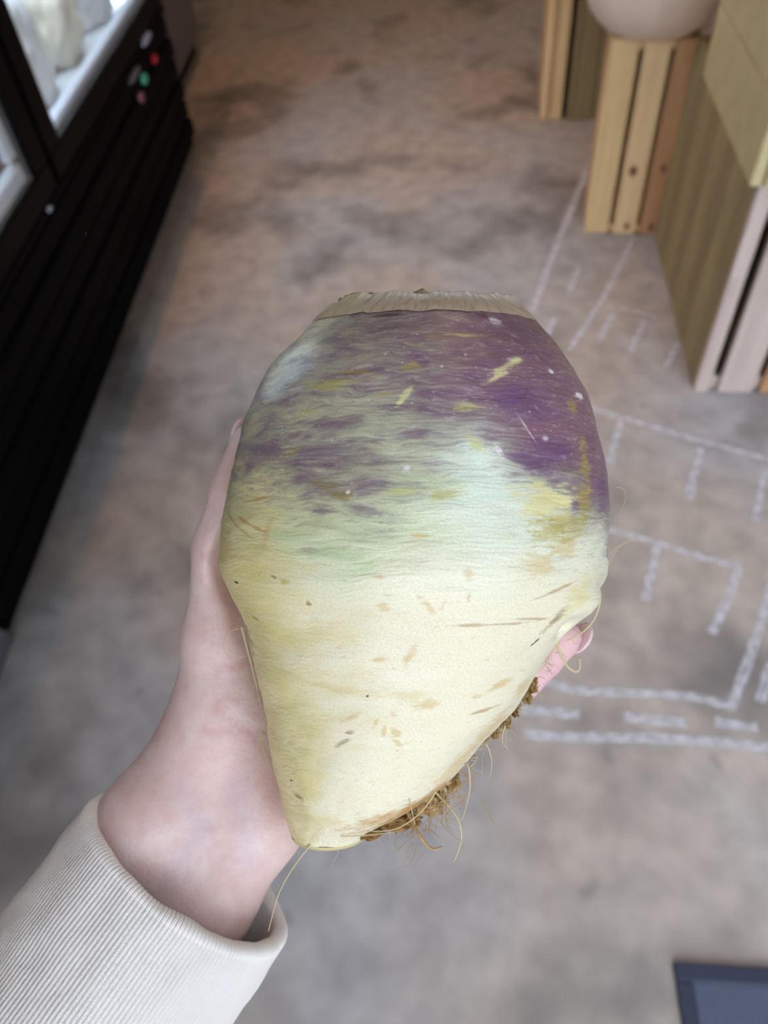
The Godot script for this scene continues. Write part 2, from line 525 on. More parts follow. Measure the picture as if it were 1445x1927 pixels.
# marks on the skin: degrees round, share of the height, half sizes in the same, kind, tilt
var MARKS := [
	[-28.5, 0.175, 8.2, 0.0102, "o", 0],
	[-21.6, 0.158, 6.8, 0.0055, "o", 0],
	[-12.0, 0.198, 3.2, 0.0043, "o", 0],
	[-36.6, 0.223, 4.4, 0.0053, "o", -10],
	[10.3, 0.094, 9.9, 0.0052, "y", 2],
	[-4.4, 0.153, 4.0, 0.0063, "o", -10],
	[1.5, 0.099, 5.2, 0.0039, "o", 0],
	[47.1, 0.201, 2.6, 0.0135, "o", 0],
	[50.0, 0.265, 2.4, 0.0239, "o", 5],
	[49.1, 0.315, 2.5, 0.0356, "o", 0],
	[46.9, 0.367, 3.9, 0.0390, "o", 0],
	[41.3, 0.401, 7.1, 0.0254, "o", 0],
	[32.4, 0.364, 10.0, 0.0331, "c", 0],
	[33.4, 0.409, 5.4, 0.0247, "o", 0],
	[39.0, 0.439, 6.2, 0.0152, "t", 0],
	[31.2, 0.458, 6.5, 0.0215, "t", 0],
	[4.5, 0.352, 4.6, 0.0079, "o", -12],
	[-4.9, 0.348, 5.0, 0.0056, "y", 0],
	[12.1, 0.276, 1.9, 0.0196, "y", -30],
	[10.5, 0.218, 3.8, 0.0068, "y", 0],
	[-49.4, 0.350, 12.9, 0.0371, "c", 0],
	[-48.7, 0.398, 11.8, 0.0450, "c", 10],
	[-38.2, 0.283, 4.0, 0.0070, "o", -20],
	[-25.2, 0.339, 3.6, 0.0082, "b", 10],
	[-18.5, 0.352, 1.9, 0.0065, "b", 20],
	[-20.4, 0.356, 4.2, 0.0048, "b", 25],
	[-0.9, 0.415, 2.7, 0.0063, "t", 8],
	[9.3, 0.689, 4.5, 0.0097, "t", 4],
	[-19.1, 0.764, 3.6, 0.0061, "b", -35],
	[-17.3, 0.716, 3.7, 0.0048, "t", -30],
	[-16.6, 0.743, 2.1, 0.0039, "b", -10],
	[-6.7, 0.719, 1.0, 0.0134, "t", 20],
	[-3.1, 0.735, 1.0, 0.0117, "t", -10],
	[1.8, 0.740, 2.8, 0.0049, "t", 35],
	[4.3, 0.760, 3.4, 0.0042, "t", 30],
	[-1.2, 0.706, 2.3, 0.0048, "t", 25],
	[-0.1, 0.603, 1.4, 0.0238, "t", 10],
	[-8.4, 0.609, 2.2, 0.0073, "t", 0],
	[12.0, 0.471, 1.2, 0.0128, "t", -20],
	[2.8, 0.520, 1.0, 0.0170, "t", -35],
	[6.2, 0.520, 0.7, 0.0102, "t", 20],
	[12.5, 0.508, 0.5, 0.0084, "t", 0],
	[-9.1, 0.475, 1.5, 0.0040, "t", 10],
	[-8.5, 0.520, 1.6, 0.0068, "t", 20],
	[-28.6, 0.521, 0.8, 0.0036, "b", 0],
	[-34.8, 0.488, 1.8, 0.0043, "o", 0],
	[-37.9, 0.481, 1.0, 0.0025, "b", 20],
	[-54.2, 0.558, 1.9, 0.0031, "b", 20],
	[-18.4, 0.667, 13.2, 0.0085, "s", 8],
	[3.1, 0.673, 8.9, 0.0114, "s", 6],
	[-36.9, 0.653, 20.1, 0.0049, "s", 12],
	[21.4, 0.553, 13.2, 0.0027, "l", 1],
	[39.8, 0.503, 9.0, 0.0027, "l", -18],
	[36.0, 0.710, 6.8, 0.0033, "l", -8],
	[33.3, 0.549, 8.3, 0.0019, "l", 5],
	[36.6, 0.667, 8.5, 0.0084, "t", -20],
	[-69.8, 0.871, 0.0, 0.0052, "b", 30],
	[-42.9, 0.885, 5.1, 0.0047, "b", 10],
	[41.4, 0.593, 1.5, 0.0022, "k", -60],
	[-47.2, 0.857, 1.6, 0.0023, "k", 0],
	[-11.0, 0.674, 0.5, 0.0019, "k", 0],
	[-55.3, 0.497, 1.1, 0.0020, "k", 0],
	[-41.1, 0.418, 1.2, 0.0253, "t", 10],
	[-59.7, 0.430, 3.4, 0.0270, "t", 10],
	[-58.2, 0.394, 16.1, 0.0027, "r", 25],
	[-48.7, 0.398, 7.7, 0.0026, "r", 20],
	[-48.3, 0.358, 8.7, 0.0026, "r", -5],
	[23.7, 0.148, 7.5, 0.0056, "c", -28],
	[19.0, 0.170, 5.0, 0.0045, "c", -30],
	[-6.3, 0.201, 1.1, 0.0289, "c", 30],
	[-4.8, 0.313, 1.3, 0.0048, "w", 0],
	[40.8, 0.148, 1.4, 0.0040, "w", 0],
	[11.4, 0.132, 0.5, 0.0028, "w", 0],
	[3.9, 0.153, 0.3, 0.0018, "w", 0],
	[54.0, 0.181, 3.7, 0.0084, "w", 0],
	[65.8, 0.119, 0.0, 0.0125, "w", 30],
	[32.7, 0.263, 1.3, 0.0052, "w", 0],
	[18.4, 0.287, 2.6, 0.0041, "w", 60],
	[-18.6, 0.348, 0.6, 0.0032, "w", 0],
	[26.2, 0.244, 0.3, 0.0340, "w", -30],
	[39.2, 0.291, 1.1, 0.0035, "w", 0],
	[-16.4, 0.053, 6.7, 0.0035, "d", 0],
	[21.4, 0.051, 3.1, 0.0071, "d", 10],
	[26.1, 0.063, 2.6, 0.0108, "w", 0],
	[-26.4, 0.114, 4.4, 0.0059, "p", 10],
	[-67.2, 0.263, 17.3, 0.0103, "p", 0],
	[-48.3, 0.279, 8.1, 0.0127, "p", 0],
	[-28.4, 0.285, 9.7, 0.0118, "p", 0],
	[-26.3, 0.244, 6.5, 0.0068, "p", 0],
	[-13.3, 0.376, 6.4, 0.0079, "p", 10],
	[-25.6, 0.376, 5.0, 0.0081, "p", 5],
	[35.2, 0.283, 8.8, 0.0239, "v", 0],
	[26.9, 0.218, 8.9, 0.0210, "v", 0],
	[27.7, 0.302, 8.3, 0.0150, "v", 20],
	[61.5, 0.348, 6.1, 0.0369, "v", 0],
	[23.6, 0.193, 8.6, 0.0194, "v", 0],
	[66.1, 0.078, 0.0, 0.0110, "p", 0],
	[40.1, 0.075, 22.1, 0.0101, "p", 0],
	[49.8, 0.901, 30.0, 0.0378, "r", -22],
	[30.5, 0.921, 30.0, 0.0198, "r", -8],
	[48.4, 0.828, 8.5, 0.0452, "t", 35],
	[-23.4, 0.930, 20.9, 0.0104, "s", 0],
	[44.2, 0.555, 4.8, 0.0092, "b", -55],
	[52.0, 0.518, 5.4, 0.0338, "c", 30],
	[50.8, 0.757, 7.6, 0.0395, "t", 40],
	[53.6, 0.690, 4.7, 0.0282, "t", 35],
	[-69.8, 0.606, 4.8, 0.0306, "b", -10],
	[-74.6, 0.531, 3.6, 0.0248, "b", -25],
	[-72.9, 0.452, 3.5, 0.0365, "b", 0],
	[-75.0, 0.681, 2.8, 0.0293, "t", -10],
	[-30.6, 0.417, 9.5, 0.0082, "g", 0],
	[-21.3, 0.440, 8.2, 0.0112, "g", 0],
	[-11.7, 0.463, 3.8, 0.0127, "g", 10],
]
var PURPLE := [
	[0.16, 0.29, 0.52, 0.60, 0.61, 0.72, 0.90, 0.93, 0.90],
	[0.16, 0.24, 0.47, 0.59, 0.61, 0.76, 0.93, 0.91, 0.91],
	[0.28, 0.22, 0.39, 0.53, 0.57, 0.76, 0.93, 0.91, 0.84],
	[0.34, 0.40, 0.48, 0.46, 0.62, 0.85, 0.96, 0.87, 0.75],
	[0.35, 0.39, 0.34, 0.36, 0.59, 0.79, 0.93, 0.85, 0.80],
	[0.32, 0.43, 0.38, 0.31, 0.41, 0.48, 0.78, 0.90, 0.88],
	[0.34, 0.46, 0.51, 0.39, 0.27, 0.11, 0.48, 0.86, 0.89],
	[0.16, 0.19, 0.40, 0.42, 0.17, 0.01, 0.19, 0.59, 0.81],
	[0.02, 0.01, 0.12, 0.15, 0.02, 0.00, 0.01, 0.28, 0.55],
	[0.00, 0.00, 0.00, 0.00, 0.00, 0.00, 0.00, 0.02, 0.15],
	[0.00, 0.00, 0.00, 0.00, 0.00, 0.00, 0.00, 0.00, 0.00],
	[0.00, 0.00, 0.00, 0.00, 0.00, 0.00, 0.00, 0.00, 0.00],
	[0.00, 0.00, 0.00, 0.00, 0.00, 0.00, 0.00, 0.00, 0.00],
]
var GREEN := [
	[0.30, 0.37, 0.36, 0.30, 0.18, 0.10, 0.08, 0.07, 0.10],
	[0.31, 0.35, 0.37, 0.31, 0.18, 0.10, 0.06, 0.09, 0.09],
	[0.38, 0.35, 0.38, 0.32, 0.19, 0.10, 0.07, 0.08, 0.09],
	[0.33, 0.43, 0.44, 0.34, 0.22, 0.14, 0.07, 0.08, 0.09],
	[0.38, 0.44, 0.57, 0.49, 0.32, 0.19, 0.07, 0.09, 0.17],
	[0.40, 0.42, 0.56, 0.70, 0.59, 0.40, 0.21, 0.18, 0.26],
	[0.47, 0.48, 0.56, 0.74, 0.80, 0.75, 0.45, 0.27, 0.30],
	[0.50, 0.57, 0.56, 0.62, 0.78, 0.78, 0.56, 0.39, 0.38],
	[0.26, 0.31, 0.65, 0.76, 0.58, 0.52, 0.46, 0.43, 0.41],
	[0.05, 0.05, 0.27, 0.47, 0.33, 0.32, 0.27, 0.26, 0.30],
	[0.00, 0.00, 0.03, 0.09, 0.04, 0.07, 0.07, 0.06, 0.12],
	[0.00, 0.00, 0.00, 0.00, 0.00, 0.00, 0.00, 0.00, 0.02],
	[0.00, 0.00, 0.00, 0.00, 0.00, 0.00, 0.00, 0.00, 0.00],
]

# ---------------------------------------------------------------- the glass-door fridge and what it holds
func fridge():
	var x := -0.943
	var f := thing("glass_door_fridge", "black upright shop fridge with glass doors and slatted plinth", "fridge", Vector3(x, 0, -2.04))
	var zf := -3.205 + 2.04
	var zn := -0.87 + 2.04
	var len := zn - zf
	var zc := (zf + zn) / 2.0
	# carcass: back, ends, top and base, open to the front
	part("back_panel", box(Vector3(0.03, 1.98, len), 0.002), M.liner, f, Vector3(-0.685, 1.01, zc))
	for s in [zf + 0.02, zn - 0.02]:
		part("end_panel", box(Vector3(0.63, 1.98, 0.04), 0.003), M.black, f, Vector3(-0.36, 1.01, s))
	part("top_panel", box(Vector3(0.70, 0.07, len), 0.003), M.black, f, Vector3(-0.35, 1.965, zc))
	part("header", box(Vector3(0.03, 0.10, len), 0.003), M.black, f, Vector3(-0.016, 1.94, zc))
	part("base", box(Vector3(0.60, 0.05, len - 0.08), 0.003), M.liner, f, Vector3(-0.37, 0.535, zc))
	part("plinth_backing", box(Vector3(0.02, 0.46, len - 0.02), 0.002), M.black_gloss, f, Vector3(-0.05, 0.27, zc))
	# horizontal slats of the plinth, with shadow gaps between
	var y := 0.045
	for k in 6:
		part("plinth_slat", box(Vector3(0.026, 0.066, len - 0.006), 0.006), M.black, f, Vector3(-0.013 - (0.006 if k % 2 else 0.0), y + 0.033, zc))
		y += 0.0735
	part("plinth_top_rail", box(Vector3(0.03, 0.022, len), 0.003), M.black, f, Vector3(-0.015, 0.498, zc))
	part("foot_rail", box(Vector3(0.02, 0.035, len), 0.003), M.black, f, Vector3(-0.03, 0.02, zc))
	# doors
	for d in [[zf + 0.002, -1.905 + 2.04, true], [-1.880 + 2.04, zn - 0.002, false]]:
		var z0: float = d[0]
		var z1: float = d[1]
		var mid := (z0 + z1) / 2.0
		var door := Node3D.new()
		door.name = "door"
		f.add_child(door, true)
		var w := z1 - z0
		var st := begin()
		var fw := 0.088
		add_box(st, Vector3(-0.02, 0.546, mid), Vector3(0.04, 0.066, w), 0.004)
		add_box(st, Vector3(-0.02, 1.85, mid), Vector3(0.04, 0.07, w), 0.004)
		add_box(st, Vector3(-0.02, 1.197, z0 + fw / 2), Vector3(0.04, 1.236, fw), 0.004)
		add_box(st, Vector3(-0.02, 1.197, z1 - fw / 2), Vector3(0.04, 1.236, fw), 0.004)
		part("door_frame", finish(st), M.black_gloss, door)
		part("glass_pane", box(Vector3(0.006, 1.236, w - 2 * fw), 0.001), M.glass, door, Vector3(-0.012, 1.197, mid))
		st = begin()
		add_box(st, Vector3(-0.042, 0.592, mid), Vector3(0.03, 0.022 if d[2] else 0.05, w - 2 * fw), 0.003)
		if not d[2]:
			for zz in [z0 + fw + 0.02, z1 - fw - 0.02]:
				add_box(st, Vector3(-0.036, 1.20, zz), Vector3(0.02, 1.13, 0.04), 0.003)
		part("inner_trim", finish(st), M.trim, door)
		part("door_handle", box(Vector3(0.03, 0.6, 0.022), 0.006), M.black, door, Vector3(0.016, 1.2, z0 + 0.04 if d[2] else z1 - 0.04))
	part("hinge_cover", box(Vector3(0.010, 0.010, 0.018), 0.003), M.gasket, f, Vector3(0.002, 0.503, -1.785 + 2.04))
	# shelves with price rails
	for sy in [0.98, 1.36]:
		var sh := part("shelf", box(Vector3(0.50, 0.02, len - 0.12), 0.002), M.liner, f, Vector3(-0.42, sy, zc))
		part("price_rail", box(Vector3(0.008, 0.035, len - 0.12), 0.002), M.steel, sh, Vector3(0.254, 0.002, 0))
	part("centre_post", box(Vector3(0.05, 1.35, 0.05), 0.003), M.liner, f, Vector3(-0.075, 1.24, -1.893 + 2.04))
	# light tubes inside
	for q in [[-0.09, 1.88, zc, 0.04, 0.02, len - 0.3]]:
		part("light_strip", box(Vector3(q[3], q[4], q[5]), 0.004), M.cool_glow, f, Vector3(q[0], q[1], q[2]))
		var a := AreaLight3D.new()
		a.name = "strip_light"
		f.add_child(a)
		a.position = Vector3(q[0], q[1] - 0.016, q[2])
		a.basis = Basis(Vector3.BACK, deg_to_rad(-35)) * Basis(Vector3.RIGHT, deg_to_rad(-90))
		a.area_size = Vector2(q[3], q[5])
		a.light_color = Color(0.86, 0.93, 1.0)
		a.light_energy = 5.5
		a.area_range = 4.0
		a.shadow_enabled = true
	for zz in [-1.955 + 2.04, -1.83 + 2.04, zf + 0.07]:
		part("light_strip", box(Vector3(0.014, 1.25, 0.014), 0.003), M.cool_glow, f, Vector3(-0.075, 1.24, zz))
		var a := AreaLight3D.new()
		a.name = "strip_light"
		f.add_child(a, true)
		a.position = Vector3(-0.09, 1.24, zz)
		a.basis = Basis(Vector3.UP, deg_to_rad(90))
		a.area_size = Vector2(0.02, 1.25)
		a.light_color = Color(0.86, 0.93, 1.0)
		a.light_energy = 3.8
		a.area_range = 4.0
		a.shadow_enabled = true
	# maker's plate, switch lamps and a sticker at the far end of the plinth
	for b in [["badge", 0.500, -2.90, 0.026, 0.13, rgb8(150, 150, 172)], ["switch_plate", 0.470, -2.68, 0.020, 0.15, rgb8(96, 94, 104)], ["red_switch", 0.425, -2.93, 0.030, 0.055, rgb8(170, 20, 40)], ["green_switch", 0.425, -2.765, 0.036, 0.055, rgb8(70, 170, 140)], ["dull_red_switch", 0.400, -2.68, 0.036, 0.05, rgb8(130, 76, 82)]]:
		var st := begin()
		part(b[0], lathe([[0.0, 0.5], [0.30, 0.5], [0.44, 0.35], [0.5, -0.5], [0.0, -0.5]], 16), mat(b[5], 0.4), f, Vector3(0.002, b[1], b[2] + 2.04), Basis(Vector3(0, -b[3], 0), Vector3(0.012, 0, 0), Vector3(0, 0, b[4])))
	# skirting that runs on past the fridge's near end
	var sk := thing("low_skirting_board", "low grey skirting block beyond the near end of the fridge", "skirting", Vector3(-1.0, 0, -0.42))
	part("board", box(Vector3(0.11, 0.05, 0.86), 0.004), M.skirting, sk, Vector3(0, 0.025, 0))
	part("top_strip", box(Vector3(0.09, 0.012, 0.86), 0.003), M.skirting, sk, Vector3(-0.008, 0.055, 0))
	# cabinet beyond
	var c := thing("brown_cabinet", "plain brown cabinet standing beyond the far end of the fridge", "cabinet", Vector3(-1.42, 0, -3.76))
	part("body", box(Vector3(0.62, 1.2, 0.90), 0.004), M.brown_panel, c, Vector3(0, 0.66, 0))
	part("kickboard", box(Vector3(0.58, 0.06, 0.88), 0.002), M.black, c, Vector3(0, 0.03, 0))
	part("door_panel", box(Vector3(0.018, 1.1, 0.86), 0.003), M.brown_panel, c, Vector3(0.318, 0.68, 0))
	bags()

func lump(rad: Vector3, sd: int, rough: float, pull := 0.0) -> ArrayMesh:
	# a soft filled bag: flattened below, gathered to a neck above when pull > 0
	var n1 := noise(sd, 1.6, 4)
	var n2 := noise(sd + 9, 5.0, 3)
	var nu := 64
	var nv := 40
	var pts := PackedVector3Array()
	for j in nv:
		var t := PI * j / (nv - 1)
		for i in nu:
			var a := TAU * i / nu
			var d := Vector3(sin(t) * cos(a), cos(t), sin(t) * sin(a))
			var k := 1.0 + rough * (n1.get_noise_3dv(d * 1.0) + 0.45 * absf(n2.get_noise_3dv(d * Vector3(1, 0.35, 1))))
			var p := d * k
			if p.y < -0.62:
				p.y = -0.62 - (p.y + 0.62) * -0.12
			if pull > 0.0 and d.y > 0.55:
				var g := smoothstep(0.55, 0.95, d.y)
				p.x *= 1.0 - 0.75 * g
				p.z *= 1.0 - 0.75 * g
				p.y += pull * g
			pts.append(p * rad)
	return grid_mesh(pts, nu, nv, true)

func bags():
	var film := mat(rgb8(236, 238, 236), 0.3)
	film.backlight_enabled = true
	film.backlight = Color(0.35, 0.36, 0.36)
	var cream := mat(rgb8(232, 226, 206), 0.35)
	var lab := [["white plastic produce bag slumped behind the far glass door beside the door post", film], ["cream paper bag on the fridge floor between two white bags", cream], ["white plastic produce bag at the far end of the fridge floor", film]]
	var spec := [[Vector3(-1.17, 0.561, -2.22), Vector3(0.15, 0.21, 0.20), 5, 0.45], [Vector3(-1.15, 0.561, -2.575), Vector3(0.12, 0.19, 0.12), 6, 0.4], [Vector3(-1.18, 0.561, -2.92), Vector3(0.15, 0.2, 0.17), 7, 0.45]]
	for k in 3:
		var s = spec[k]
		var t := thing("produce_bag", lab[k][0], "bag", s[0])
		part("bag_body", lump(s[1], s[2], 0.20, s[3]), lab[k][1], t, Vector3(0, s[1].y * 0.64, 0))
		part("bag_neck", lump(Vector3(0.03, 0.035, 0.035), s[2] + 20, 0.35), lab[k][1], t, Vector3(0, s[1].y * (1.64 + s[3] * 0.9), 0))
	# tray added to darken the interior behind the near door
	var tr := thing("added_dark_tray", "added dark blue plastic tray that darkens the space behind the near glass door", "tray", Vector3(-1.245, 0.561, -1.40))
	var navy := mat(rgb8(26, 30, 42), 0.5)
	part("tray_floor", box(Vector3(0.46, 0.012, 0.90), 0.003), navy, tr, Vector3(0, 0.006, 0))
	for sx in [-0.224, 0.224]:
		part("tray_side", box(Vector3(0.012, 0.34, 0.90), 0.003), navy, tr, Vector3(sx, 0.17, 0))
	for sz in [-0.444, 0.444]:
		part("tray_side", box(Vector3(0.436, 0.34, 0.012), 0.003), navy, tr, Vector3(0, 0.17, sz))

# ---------------------------------------------------------------- crates, stands, tub
func knot(parent: Node3D, p: Vector3, r: float):
	var k := part("knot", lathe([[0.0, 0.0008], [0.55, 0.0008], [1.0, 0.0]], 14), M.knot_rim, parent, p, Basis(Vector3(r, 0, 0), Vector3(0, 0, 1), Vector3(0, -r * 1.4, 0)))
	part("knot_heart", lathe([[0.0, 0.0014], [0.4, 0.0014], [0.55, 0.0]], 12), M.knot, k)

func crate(label: String, at: Vector3, turn: float, w: float, h: float, d: float, front: Array, called := "slatted_crate") -> Node3D:
	# stands on end: upright slats all round two end panels; the front slats are given as [from, to, material]
	var t := thing(called, label, "crate", at, turn)
	var th := 0.012
	for y in [0.012, h - 0.02]:
		part("end_panel", box(Vector3(w - 2 * th, 0.022, d - 2 * th), 0.002), M.pine, t, Vector3(w / 2, y + 0.002, -d / 2))
	for q in [[th + 0.012, -th - 0.012], [w - th - 0.012, -th - 0.012], [th + 0.012, -d + th + 0.012], [w - th - 0.012, -d + th + 0.012]]:
		part("corner_post", box(Vector3(0.022, h - 0.06, 0.022), 0.002), M.pine, t, Vector3(q[0], h / 2, q[1]))
	for s in front:
		part("slat", box(Vector3(s[1] - s[0], h, th), 0.002), s[2], t, Vector3((s[0] + s[1]) / 2, h / 2, -th / 2))
	# back and sides
	var nb := maxi(1, int(round(w / 0.085)))
	for k in nb:
		part("slat", box(Vector3(w / nb - 0.014, h, th), 0.002), M.pine, t, Vector3((k + 0.5) * w / nb, h / 2, -d + th / 2))
	var ns := maxi(2, int(round(d / 0.085)))
	for sx in [th / 2, w - th / 2]:
		for k in ns:
			var sw := (d - 2 * th) / ns
			part("slat", box(Vector3(th, h, sw - 0.012), 0.002), [M.pine, M.pine_pale, M.pine_warm][k % 3], t, Vector3(sx, h / 2, -th - (k + 0.5) * sw))
	return t

func board_box(called: String, label: String, at: Vector3, turn: float, w: float, h: float, d: float, end_slats: Array) -> Node3D:
	# a stand of upright tongue-and-groove boards, side at x = 0, near end at z = 0
	var t := thing(called, label, "stand", at, turn)
	var th := 0.02
	var n := int(round(d / 0.098))
	var bw := d / n
	var ms := [M.treated_dark, M.treated, M.treated_dark, M.treated]
	for k in n:
		part("side_board", box(Vector3(th, h, bw - 0.003), 0.003), ms[(k * 7) % 4], t, Vector3(th / 2 + (0.0012 if k % 3 == 1 else 0.0), h / 2, -(k + 0.5) * bw))
		part("side_board", box(Vector3(th, h, bw - 0.003), 0.003), ms[(k * 5) % 4], t, Vector3(w - th / 2, h / 2, -(k + 0.5) * bw))
	for s in end_slats:
		part("end_slat", box(Vector3(s[1] - s[0], h, th), 0.003), s[2], t, Vector3((s[0] + s[1]) / 2, h / 2, -th / 2 + 0.014))
	var m := int(round((w - 2 * th) / 0.1))
	for k in m:
		var sw := (w - 2 * th) / m
		part("end_slat", box(Vector3(sw - 0.003, h, th), 0.003), ms[k % 4], t, Vector3(th + (k + 0.5) * sw, h / 2, -d + th / 2))
	part("top_panel", box(Vector3(w - 2 * th, 0.018, d - 2 * th), 0.002), M.treated, t, Vector3(w / 2, h - 0.009, -d / 2))
	part("bottom_panel", box(Vector3(w - 2 * th, 0.018, d - 2 * th), 0.002), M.treated, t, Vector3(w / 2, 0.03, -d / 2))
	return t

func wooden_row():
	# tall pine crate under the tub
	var b := crate("upright golden pine crate with three slats and dark knots under the plastic tub", Vector3(0.527, 0, -2.385), deg_to_rad(-9), 0.245, 0.588, 0.27, [[0.0, 0.076, M.pine], [0.092, 0.163, M.pine_pale], [0.176, 0.243, M.pine_warm]])
	knot(b, Vector3(0.122, 0.215, 0.0003), 0.013)
	knot(b, Vector3(0.212, 0.225, 0.0003), 0.012)
	knot(b, Vector3(0.134, 0.028, 0.0003), 0.010)
	knot(b, Vector3(0.212, 0.028, 0.0003), 0.012)
	# round tub standing on it
	var tub_m := mat(rgb8(228, 204, 184), 0.35)
	tub_m.backlight_enabled = true
	tub_m.backlight = Color(0.5, 0.46, 0.42)
	var tub := thing("plastic_tub", "round translucent pinkish plastic tub standing on the golden pine crate", "tub", Vector3(0.650, 0.589, -2.475))
	var sp := PackedVector3Array()
	var tub_prof := [[0.0, 0.0], [0.124, 0.0], [0.134, 0.004], [0.158, 0.024], [0.184, 0.056], [0.198, 0.098], [0.204, 0.20], [0.208, 0.36], [0.203, 0.36], [0.198, 0.20], [0.192, 0.1], [0.178, 0.062], [0.153, 0.03], [0.12, 0.01], [0.0, 0.008]]
	for q in tub_prof:
		for k in 144:
			var a := TAU * k / 144
			var fl := 0.0035 * pow(absf(sin(a * 9.0)), 0.6) * smoothstep(0.02, 0.09, q[1])
			sp.append(Vector3(cos(a) * (q[0] - fl), q[1], sin(a) * (q[0] - fl)))
	part("shell", grid_mesh(sp, 144, tub_prof.size(), true), tub_m, tub)
	part("rim", lathe([[0.199, 0.352], [0.212, 0.352], [0.214, 0.362], [0.206, 0.368], [0.199, 0.362], [0.199, 0.352]], 64), tub_m, tub)
	part("foot_ring", lathe([[0.114, 0.004], [0.116, 0.0], [0.130, 0.0], [0.138, 0.008], [0.134, 0.012]], 64), tub_m, tub)
	# narrow crate further along and the stand behind it
	crate("narrow upright pine crate with one dark slot at the far end of the row", Vector3(0.470, 0, -3.235), deg_to_rad(-4), 0.082, 0.62, 0.30, [[0.0, 0.020, M.pine_pale], [0.038, 0.082, M.pine]], "narrow_crate")
	board_box("board_stand", "greenish board stand behind the narrow pine crate", Vector3(0.575, 0, -3.22), 0.0, 0.30, 0.62, 0.39, [[0.02, 0.098, M.treated_dark], [0.101, 0.19, M.treated], [0.193, 0.28, M.treated_dark]])
	# the large stand at the right
	var c := board_box("display_stand", "large greenish board display stand with pinkish slotted end and raised pale rails", Vector3(0.703, 0, -1.59), deg_to_rad(-3.6), 0.52, 0.60, 0.76, [[0.0, 0.036, M.pine_pink], [0.060, 0.150, M.pine_pink], [0.168, 0.26, M.pine_warm], [0.28, 0.37, M.pine_pink], [0.39, 0.52, M.pine_pink]])
	part("end_rail", box(Vector3(0.50, 0.04, 0.016), 0.002), M.pine_pink, c, Vector3(0.26, 0.022, -0.012))
	part("end_rail", box(Vector3(0.50, 0.05, 0.016), 0.002), M.pine_warm, c, Vector3(0.26, 0.55, -0.012))
	for k in 2:
		part("top_rail", box(Vector3(0.024, 0.165, 0.56), 0.003), M.treated_pale, c, Vector3(-0.014, 0.668 + 0.169 * k, -0.25))
		part("top_rail", box(Vector3(0.54, 0.165, 0.022), 0.003), M.treated_pale, c, Vector3(0.27, 0.668 + 0.169 * k, 0.028))
		part("top_rail", box(Vector3(0.54, 0.165, 0.022), 0.003), M.treated_pale, c, Vector3(0.27, 0.668 + 0.169 * k, -0.52))
		part("top_rail", box(Vector3(0.024, 0.165, 0.56), 0.003), M.treated_pale, c, Vector3(0.53, 0.668 + 0.169 * k, -0.25))

